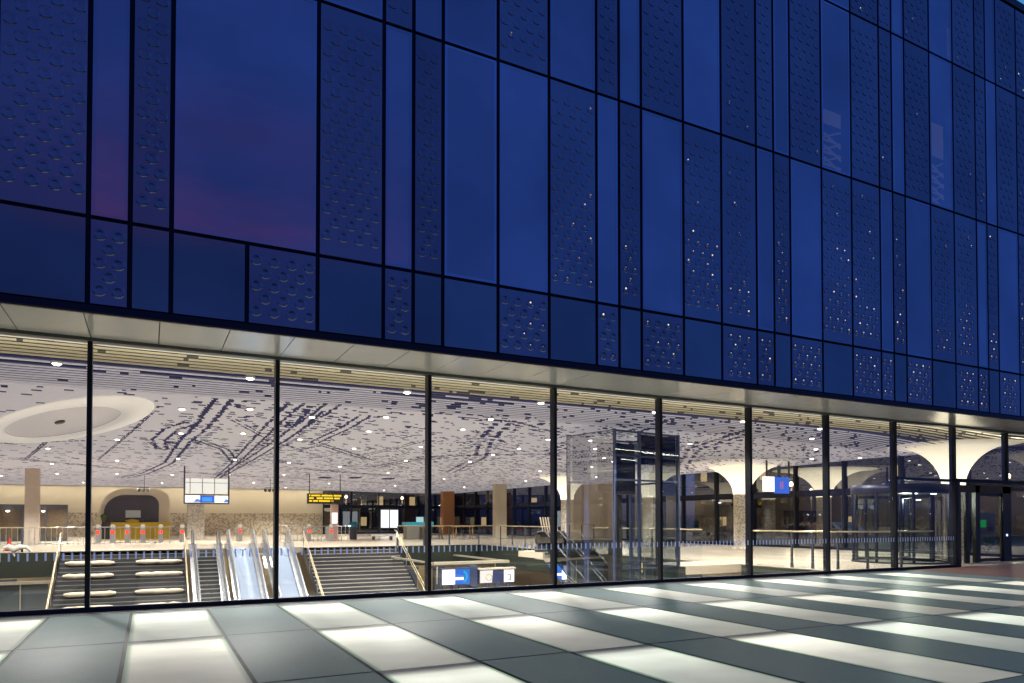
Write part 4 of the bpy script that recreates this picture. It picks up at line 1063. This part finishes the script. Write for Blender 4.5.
# cone and bag on the slab edge
cn = empty('traffic_cone', (-6.35, 43.9, 0)); tag(cn, 'red traffic cone on the slab edge at far left', 'cone')
b = MB(); b.lathe((0, 0, 0), [(.17, .04), (.05, .62), (.03, .66), (.01, .66)], 16); b.build('body', pbr('red_cone', (.55, .03, .015), .5), cn)
b = MB(); b.box(-.22, -.22, 0, .22, .22, .045); b.build('base', pbr('cone_base', (.3, .02, .015), .6), cn)
bg = MB(); rr = random.Random(3)
bg.tube([(-.55, 0, .1), (-.35, .02, .16), (-.1, -.04, .02), (.12, .0, .14), (.38, -.03, .12), (.6, 0, -.12)], [.05, .15, .17, .14, .1, .04], 10)
bg.tube([(-.05, -.02, .02), (-.15, -.06, -.2), (-.05, -.08, -.34)], [.14, .1, .03], 8)
o = bg.build('plastic_sheet', pbr('grey_white_sheet', (.6, .58, .54), .6, bump=.4)); o.location = (-5.7, 41.55, .12); tag(o, 'crumpled white plastic sheet draped over the slab edge beside the cone', 'sheet')

# dark hatches in the ceiling
hb = MB(); hb.box(-.34, -.5, -.05, .34, .5, .02); hb.box(-.40, -.56, .0, .40, .56, .03)
for n, (x, y) in enumerate(((11.83, 53.77), (13.85, 52.72), (16.47, 52.85), (18.8, 53.21))):
    o = hb.build('ceiling_hatch', M['ink']) if n == 0 else hatch0.copy()
    if n == 0: hatch0 = o
    else: C.objects.link(o)
    o.location = (x, y, 4.77); tag(o, 'dark square ceiling hatch beyond the bare stair, %s from the left' % ORD[n], 'hatch', 'square hatches in the ceiling')
# cameras and exit lights on hangers
for n, (x, y, z) in enumerate(((-.3, 56, 3.75), (8.2, 56, 3.9))):
    r = empty('camera_cluster', (x, y, z)); tag(r, ('cluster of small dark cameras above the kiosk', 'cluster of small dark cameras left of the departure board')[n], 'camera', 'camera clusters under the ceiling')
    b = MB(); b.bar((0, 0, 0), (0, 0, 4.75 - z), .03); b.bar((-.4, 0, .1), (.3, 0, .1), .04); b.build('bracket', M['pier'], r)
    for dx in (-.35, -.05, .25):
        b = MB(); b.lathe((dx, 0, -.1), [(.01, -.12), (.1, -.06), (.12, .05), (.08, .12)], 10); b.build('camera_head', M['pier'], r)

# ------------------------------------------------------------------ outside beyond the hall
M['night'] = pbr('night_brick', (.035, .026, .02), .8, scale=2)
M['night2'] = pbr('night_render', (.03, .028, .026), .8, scale=2)
M['winlit'] = lamp('lit_window', (1, .72, .36), .65)
M['windark'] = pbr('dark_window', (.015, .018, .025), .1, spec=.8)
def house(label, x, y, w, d, h, rz, m, seed):
    r = empty('street_building', (x, y, 0), rz); tag(r, label, 'building', 'dark buildings across the street'); rr = random.Random(seed)
    b = MB(); b.box(-w / 2, 0, 0, w / 2, d, h); b.build('wall', m, r)
    b = MB(); b.prism([(0, h), (d, h), (d / 2, h + 3)], 'x', -w / 2, w / 2); b.build('roof', M['night2'], r)
    nx = int(w / 2.4); nz = int(h / 3)
    for i in range(nx):
        for j in range(nz):
            xx = -w / 2 + w * (i + .5) / nx; zz = .7 + j * 3
            b = MB(); b.box(xx - .42, -.05, zz, xx + .42, -.004, zz + 1.25); wn = b.build('window', M['winlit'] if rr.random() < .22 else M['windark'], r)
house('dark brick house with lit windows behind the rear glass wall', 30, 100, 22, 10, 9, 0, M['night'], 1)
house('grey apartment house seen through the side glass near the back', 72, 62, 26, 10, 10, -R(62), M['night2'], 2)
house('long brick terrace seen through the side glass behind the columns', 74, 36, 24, 10, 9, -R(80), M['night'], 3)
house('low dark house beyond the door at far right', 78, 10, 22, 10, 8, -R(95), M['night2'], 4)
house('brick house behind the orange pillar', 52, 96, 26, 10, 9, -R(30), M['night'], 5)
house('dark brick houses across the square, mirrored in the right hand glass', 62, -28, 30, 10, 9, R(128), M['night'], 6)
house('long dark block across the square, mirrored in the middle of the glass front', 24, -46, 34, 10, 8, R(165), M['night2'], 7)
def street_lamp(x, y, label):
    r = empty('street_lamp', (x, y, 0)); tag(r, label, 'street lamp', 'street lamps beyond the hall')
    b = MB(); b.tube([(0, 0, 0), (0, 0, 4.0), (0, -.1, 4.3)], [.08, .05, .04], 8); b.build('post', M['pier'], r)
    b = MB(); b.lathe((0, 0, 4.25), [(.01, 0), (.16, .06), (.18, .25), (.06, .4), (.01, .42)], 12); b.build('lantern', lamp('street_lantern', (1, .85, .6), 7), r)
    L = bpy.data.lights.new('street_glow', 'POINT'); L.energy = 170; L.color = (1, .75, .45); L.shadow_soft_size = .2
    lo = bpy.data.objects.new('street_glow', L); C.objects.link(lo); lo.location = (x - .3, y - .3, 3.9)
for n, (x, y) in enumerate(((41, 56), (46, 40), (50, 26), (44, 70), (30, 90), (22, 88), (47, 14), (58, 48))):
    street_lamp(x, y, 'street lamp beyond the glass walls, ' + ['behind the pale pillar', 'behind the lift', 'behind the mosaic column', 'behind the tables', 'behind the orange pillar', 'behind the poster case', 'beyond the entrance door', 'farthest off behind the lift'][n])
ob = MB(); ob.tube([(0, 0, 0), (0, 0, 3.4)], [.06, .035], 8); ob.box(-.05, -.5, 3.4, .05, .05, 3.46)
oh = MB(); oh.box(-.12, -.55, 3.34, .12, -.2, 3.4)
pl0 = empty('lamp_post', (40, 80, 0)); ob.build('post', M['pier'], pl0); oh.build('lamp_head', lamp('cool_head', (.95, .95, 1), 7), pl0)
for n, (x, y) in enumerate(((40, 80), (36, 92), (48, 62), (54, 56), (52, 34), (60, 30), (56, 20), (62, 40), (42, 20.5), (47, 33), (34, -14), (46, -20), (28, -30), (16, -34), (56, -10))):
    o = pl0 if n == 0 else copy_tree(pl0); o.location = (x, y, 0); o.rotation_euler = (0, 0, n * 1.1)
    LPO = ['thin lamp post with small bright head beyond the side glass, %s from the left' % ORD[k] for k in (1, 0, 2, 3, 5, 7, 9, 6, 8, 4)] + ['thin lamp post across the square, mirrored in the glass front, %s from the right' % ORD[k] for k in (1, 2, 3, 4, 0)]
    tag(o, LPO[n], 'lamp post', 'thin lamp posts in the street')
# car parked in the street
def car(x, y, rz, label):
    r = empty('parked_car', (x, y, 0), rz); tag(r, label, 'car')
    prof = [(-2.1, .35), (-2.12, .75), (-1.95, .95), (-1.2, 1.02), (-.55, 1.42), (.75, 1.46), (1.5, 1.02), (2.05, .9), (2.12, .6), (2.08, .32)]
    b = MB(); b.prism(prof, 'y', -.85, .85); b.build('body', pbr('silver_car_paint', (.40, .44, .48), .22, .6, coat=.5), r)
    b = MB(); wp = [(-1.0, 1.06), (-.5, 1.36), (.68, 1.39), (1.2, 1.06)]
    b.prism(wp, 'y', -.862, -.853); b.prism(wp, 'y', .853, .862); b.build('side_window', M['windark'], r)
    b = MB(); b.quad((-1.17, -.7, 1.055), (-1.17, .7, 1.055), (-.60, .66, 1.41), (-.60, -.66, 1.41)); b.build('windscreen', M['windark'], r)
    for sx in (-1.3, 1.3):
        for sy in (-.87, .87):
            wh = MB(); ring = [(.31, -.1), (.33, -.06), (.33, .06), (.31, .1), (.2, .1), (.01, .09)]
            wh.lathe((0, 0, 0), ring, 18); o = wh.build('wheel', M['rubber'], r); o.location = (sx, sy * .97, .33); o.rotation_euler = (-PI / 2 * (1 if sy > 0 else -1), 0, 0)
            rm = MB(); rm.lathe((0, 0, .103), [(.2, 0), (.12, .012), (.01, .014)], 14); rm.build('rim', M['steel'], o)
    for sy in (-.6, .6):
        b = MB(); b.box(-2.14, sy - .18, .66, -2.09, sy + .18, .8); b.build('headlight', M['ring'], r)
car(39.5, 30.6, R(70), 'silver car parked in the street beyond the mosaic column')
# bushes outside
def bush(x, y, s, label):
    r = random.Random(int(x * 10)); b = MB()
    for k in range(520):
        a = r.uniform(0, 2 * PI); t = math.sqrt(r.random()); z = r.random()
        rad = s * (.5 + .5 * math.sin(PI * min(.95, z + .15))) * t
        c = Vector((rad * math.cos(a), rad * math.sin(a), .1 + z * s * 1.1)); d = Vector((r.uniform(-1, 1), r.uniform(-1, 1), r.uniform(-.6, 1))).normalized(); u = d.orthogonal().normalized(); v = d.cross(u); q_ = .11
        b.quad(tuple(c - u * q_), tuple(c - v * q_ * .5), tuple(c + u * q_), tuple(c + v * q_ * .5))
    rt = empty('bush', (x, y, 0)); tag(rt, label, 'bush', 'bushes outside the side glass')
    b.build('foliage', M['leaf'], rt)
    st = MB()
    for k in range(5): a = k * 1.3; st.tube([(0, 0, 0), (.3 * math.cos(a), .3 * math.sin(a), s * .7)], [.04, .015], 6)
    st.build('stem', M['night'], rt)
M['leaf'] = pbr('night_leaves', (.07, .10, .03), .6, var=.4, scale=8)
for n, (x, y, s) in enumerate(((35.5, 38, 1.5), (36, 46, 1.3), (35.8, 20.5, 1.9), (36.5, 23.5, 1.5), (38, 16.5, 2.2))):
    bush(x, y, s, ['green bush outside the side glass behind the lift', 'green bush outside near the slim column', 'tall green bush outside behind the revolving door', 'green bush outside left of the revolving door', 'large green bush outside beyond the entrance door'][n])

# ------------------------------------------------------------------ dusk sky
sc_ = bpy.context.scene
wd = bpy.data.worlds.new('World'); sc_.world = wd; wd.use_nodes = True
nt = wd.node_tree; nt.nodes.clear()
out = N(nt, 'ShaderNodeOutputWorld'); bg = N(nt, 'ShaderNodeBackground'); nt.links.new(bg.outputs[0], out.inputs[0])
tc = N(nt, 'ShaderNodeTexCoord'); sx = N(nt, 'ShaderNodeSeparateXYZ'); nt.links.new(tc.outputs['Generated'], sx.inputs[0])
ramp = N(nt, 'ShaderNodeValToRGB'); e = ramp.color_ramp.elements
e[0].position = 0; e[0].color = (.010, .013, .03, 1); e[1].position = 1; e[1].color = (.026, .075, .34, 1)
for ps, c in ((.49, (.012, .016, .04)), (.505, (.035, .05, .18)), (.60, (.026, .056, .24)), (.72, (.024, .060, .27)), (.85, (.02, .055, .26))):
    n = ramp.color_ramp.elements.new(ps); n.color = rgba(c)
mr = N(nt, 'ShaderNodeMapRange'); mr.inputs['From Min'].default_value = -1; mr.inputs['From Max'].default_value = 1
nt.links.new(sx.outputs['Z'], mr.inputs['Value']); nt.links.new(mr.outputs[0], ramp.inputs[0])
# long thin cloud banks that lighten and darken the blue
cm = N(nt, 'ShaderNodeMapping'); cm.inputs['Scale'].default_value = (1.0, 1.0, 4.5); cm.inputs['Rotation'].default_value = (0, .12, 0); nt.links.new(tc.outputs['Generated'], cm.inputs[0])
cn_ = N(nt, 'ShaderNodeTexNoise'); cn_.inputs['Scale'].default_value = 2.0; cn_.inputs['Detail'].default_value = 6; cn_.inputs['Roughness'].default_value = .5; nt.links.new(cm.outputs[0], cn_.inputs['Vector'])
cr_ = N(nt, 'ShaderNodeMapRange'); cr_.inputs['From Min'].default_value = .35; cr_.inputs['From Max'].default_value = .65; cr_.inputs['To Min'].default_value = .84; cr_.inputs['To Max'].default_value = 1.2; nt.links.new(cn_.outputs['Fac'], cr_.inputs['Value'])
cs_ = N(nt, 'ShaderNodeVectorMath', operation='SCALE'); nt.links.new(ramp.outputs[0], cs_.inputs[0]); nt.links.new(cr_.outputs[0], cs_.inputs['Scale'])
# pink afterglow low in the sky behind the viewer, broken into soft bands of cloud
mpn = N(nt, 'ShaderNodeMapping'); mpn.inputs['Scale'].default_value = (1.4, 1.4, 9); nt.links.new(tc.outputs['Generated'], mpn.inputs[0])
no = N(nt, 'ShaderNodeTexNoise'); no.inputs['Scale'].default_value = 1.6; no.inputs['Detail'].default_value = 5; nt.links.new(mpn.outputs[0], no.inputs['Vector'])
zr = N(nt, 'ShaderNodeValToRGB'); e = zr.color_ramp.elements; e[0].position = .325; e[0].color = (0, 0, 0, 1); e[1].position = .52; e[1].color = (0, 0, 0, 1)
n = zr.color_ramp.elements.new(.352); n.color = (1, 1, 1, 1)
n = zr.color_ramp.elements.new(.40); n.color = (.40, .40, .40, 1)
nt.links.new(sx.outputs['Z'], zr.inputs[0])
dt = N(nt, 'ShaderNodeVectorMath', operation='DOT_PRODUCT'); dt.inputs[1].default_value = (.07, -.925, .368); nt.links.new(tc.outputs['Generated'], dt.inputs[0])
dr = N(nt, 'ShaderNodeMapRange'); dr.inputs['From Min'].default_value = .955; dr.inputs['From Max'].default_value = .993; dr.interpolation_type = 'SMOOTHSTEP'; nt.links.new(dt.outputs['Value'], dr.inputs['Value'])
nr = N(nt, 'ShaderNodeMapRange'); nr.inputs['From Min'].default_value = .3; nr.inputs['From Max'].default_value = .65; nt.links.new(no.outputs['Fac'], nr.inputs['Value'])
m1 = N(nt, 'ShaderNodeMath', operation='MULTIPLY'); nt.links.new(zr.outputs[0], m1.inputs[0]); nt.links.new(dr.outputs[0], m1.inputs[1])
m2 = N(nt, 'ShaderNodeMath', operation='MULTIPLY'); nt.links.new(m1.outputs[0], m2.inputs[0]); nt.links.new(nr.outputs[0], m2.inputs[1])
pk = N(nt, 'ShaderNodeMix', data_type='RGBA'); pk.inputs['B'].default_value = (.14, .055, .19, 1)
nt.links.new(m2.outputs[0], pk.inputs['Factor']); nt.links.new(cs_.outputs[0], pk.inputs['A'])
# paler sky to the right, where the last daylight is
dx = N(nt, 'ShaderNodeVectorMath', operation='DOT_PRODUCT'); dx.inputs[1].default_value = (.765, .38, .516); nt.links.new(tc.outputs['Generated'], dx.inputs[0])
dxr = N(nt, 'ShaderNodeMapRange'); dxr.inputs['From Min'].default_value = .75; dxr.inputs['From Max'].default_value = 1.0; nt.links.new(dx.outputs['Value'], dxr.inputs['Value'])
zz = N(nt, 'ShaderNodeMapRange'); zz.inputs['From Min'].default_value = .0; zz.inputs['From Max'].default_value = .15; nt.links.new(sx.outputs['Z'], zz.inputs['Value'])
m3 = N(nt, 'ShaderNodeMath', operation='MULTIPLY'); nt.links.new(dxr.outputs[0], m3.inputs[0]); nt.links.new(zz.outputs[0], m3.inputs[1])
db = N(nt, 'ShaderNodeVectorMath', operation='DOT_PRODUCT'); db.inputs[1].default_value = (.93, -.30, .2); nt.links.new(tc.outputs['Generated'], db.inputs[0])
dbr = N(nt, 'ShaderNodeMapRange'); dbr.inputs['From Min'].default_value = .35; dbr.inputs['From Max'].default_value = 1.0; nt.links.new(db.outputs['Value'], dbr.inputs['Value'])
m4 = N(nt, 'ShaderNodeMath', operation='MULTIPLY'); nt.links.new(dbr.outputs[0], m4.inputs[0]); nt.links.new(zz.outputs[0], m4.inputs[1])
bl = N(nt, 'ShaderNodeMix', data_type='RGBA'); bl.inputs['B'].default_value = (.021, .078, .35, 1)
nt.links.new(m4.outputs[0], bl.inputs['Factor']); nt.links.new(pk.outputs['Result'], bl.inputs['A'])
cy = N(nt, 'ShaderNodeMix', data_type='RGBA'); cy.inputs['B'].default_value = (.07, .27, .62, 1)
nt.links.new(m3.outputs[0], cy.inputs['Factor']); nt.links.new(bl.outputs['Result'], cy.inputs['A'])
sky = N(nt, 'ShaderNodeTexSky'); sky.sky_type = 'NISHITA'; sky.sun_disc = False; sky.sun_elevation = R(-4); sky.sun_rotation = R(80)
sk = N(nt, 'ShaderNodeMix', data_type='RGBA', blend_type='ADD'); sk.inputs['Factor'].default_value = .05
nt.links.new(cy.outputs['Result'], sk.inputs['A']); nt.links.new(sky.outputs[0], sk.inputs['B'])
nt.links.new(sk.outputs['Result'], bg.inputs[0]); bg.inputs[1].default_value = 1.0

# ------------------------------------------------------------------ camera
cam = bpy.data.cameras.new('camera'); co = bpy.data.objects.new('camera', cam); C.objects.link(co)
cam.sensor_width = 36; cam.lens = 703.04 / 1024 * 36; cam.shift_y = (505.38 - 341.5) / 1024
co.location = (0, 0, 1.6); co.rotation_euler = (PI / 2 + .02, 0, -.4768)
cam.clip_end = 1500; cam.clip_start = .05
sc_.camera = co
sc_.view_settings.view_transform = 'Standard'; sc_.view_settings.look = 'None'; sc_.view_settings.exposure = 0; sc_.view_settings.gamma = 1
sc_.render.engine = 'CYCLES'
cy_ = sc_.cycles
cy_.max_bounces = 10; cy_.diffuse_bounces = 4; cy_.glossy_bounces = 4; cy_.transparent_max_bounces = 24; cy_.sample_clamp_indirect = 4
cy_.caustics_reflective = False; cy_.caustics_refractive = False
try:
    cy_.use_denoising = True; cy_.denoiser = 'OPENIMAGEDENOISE'
except Exception: pass
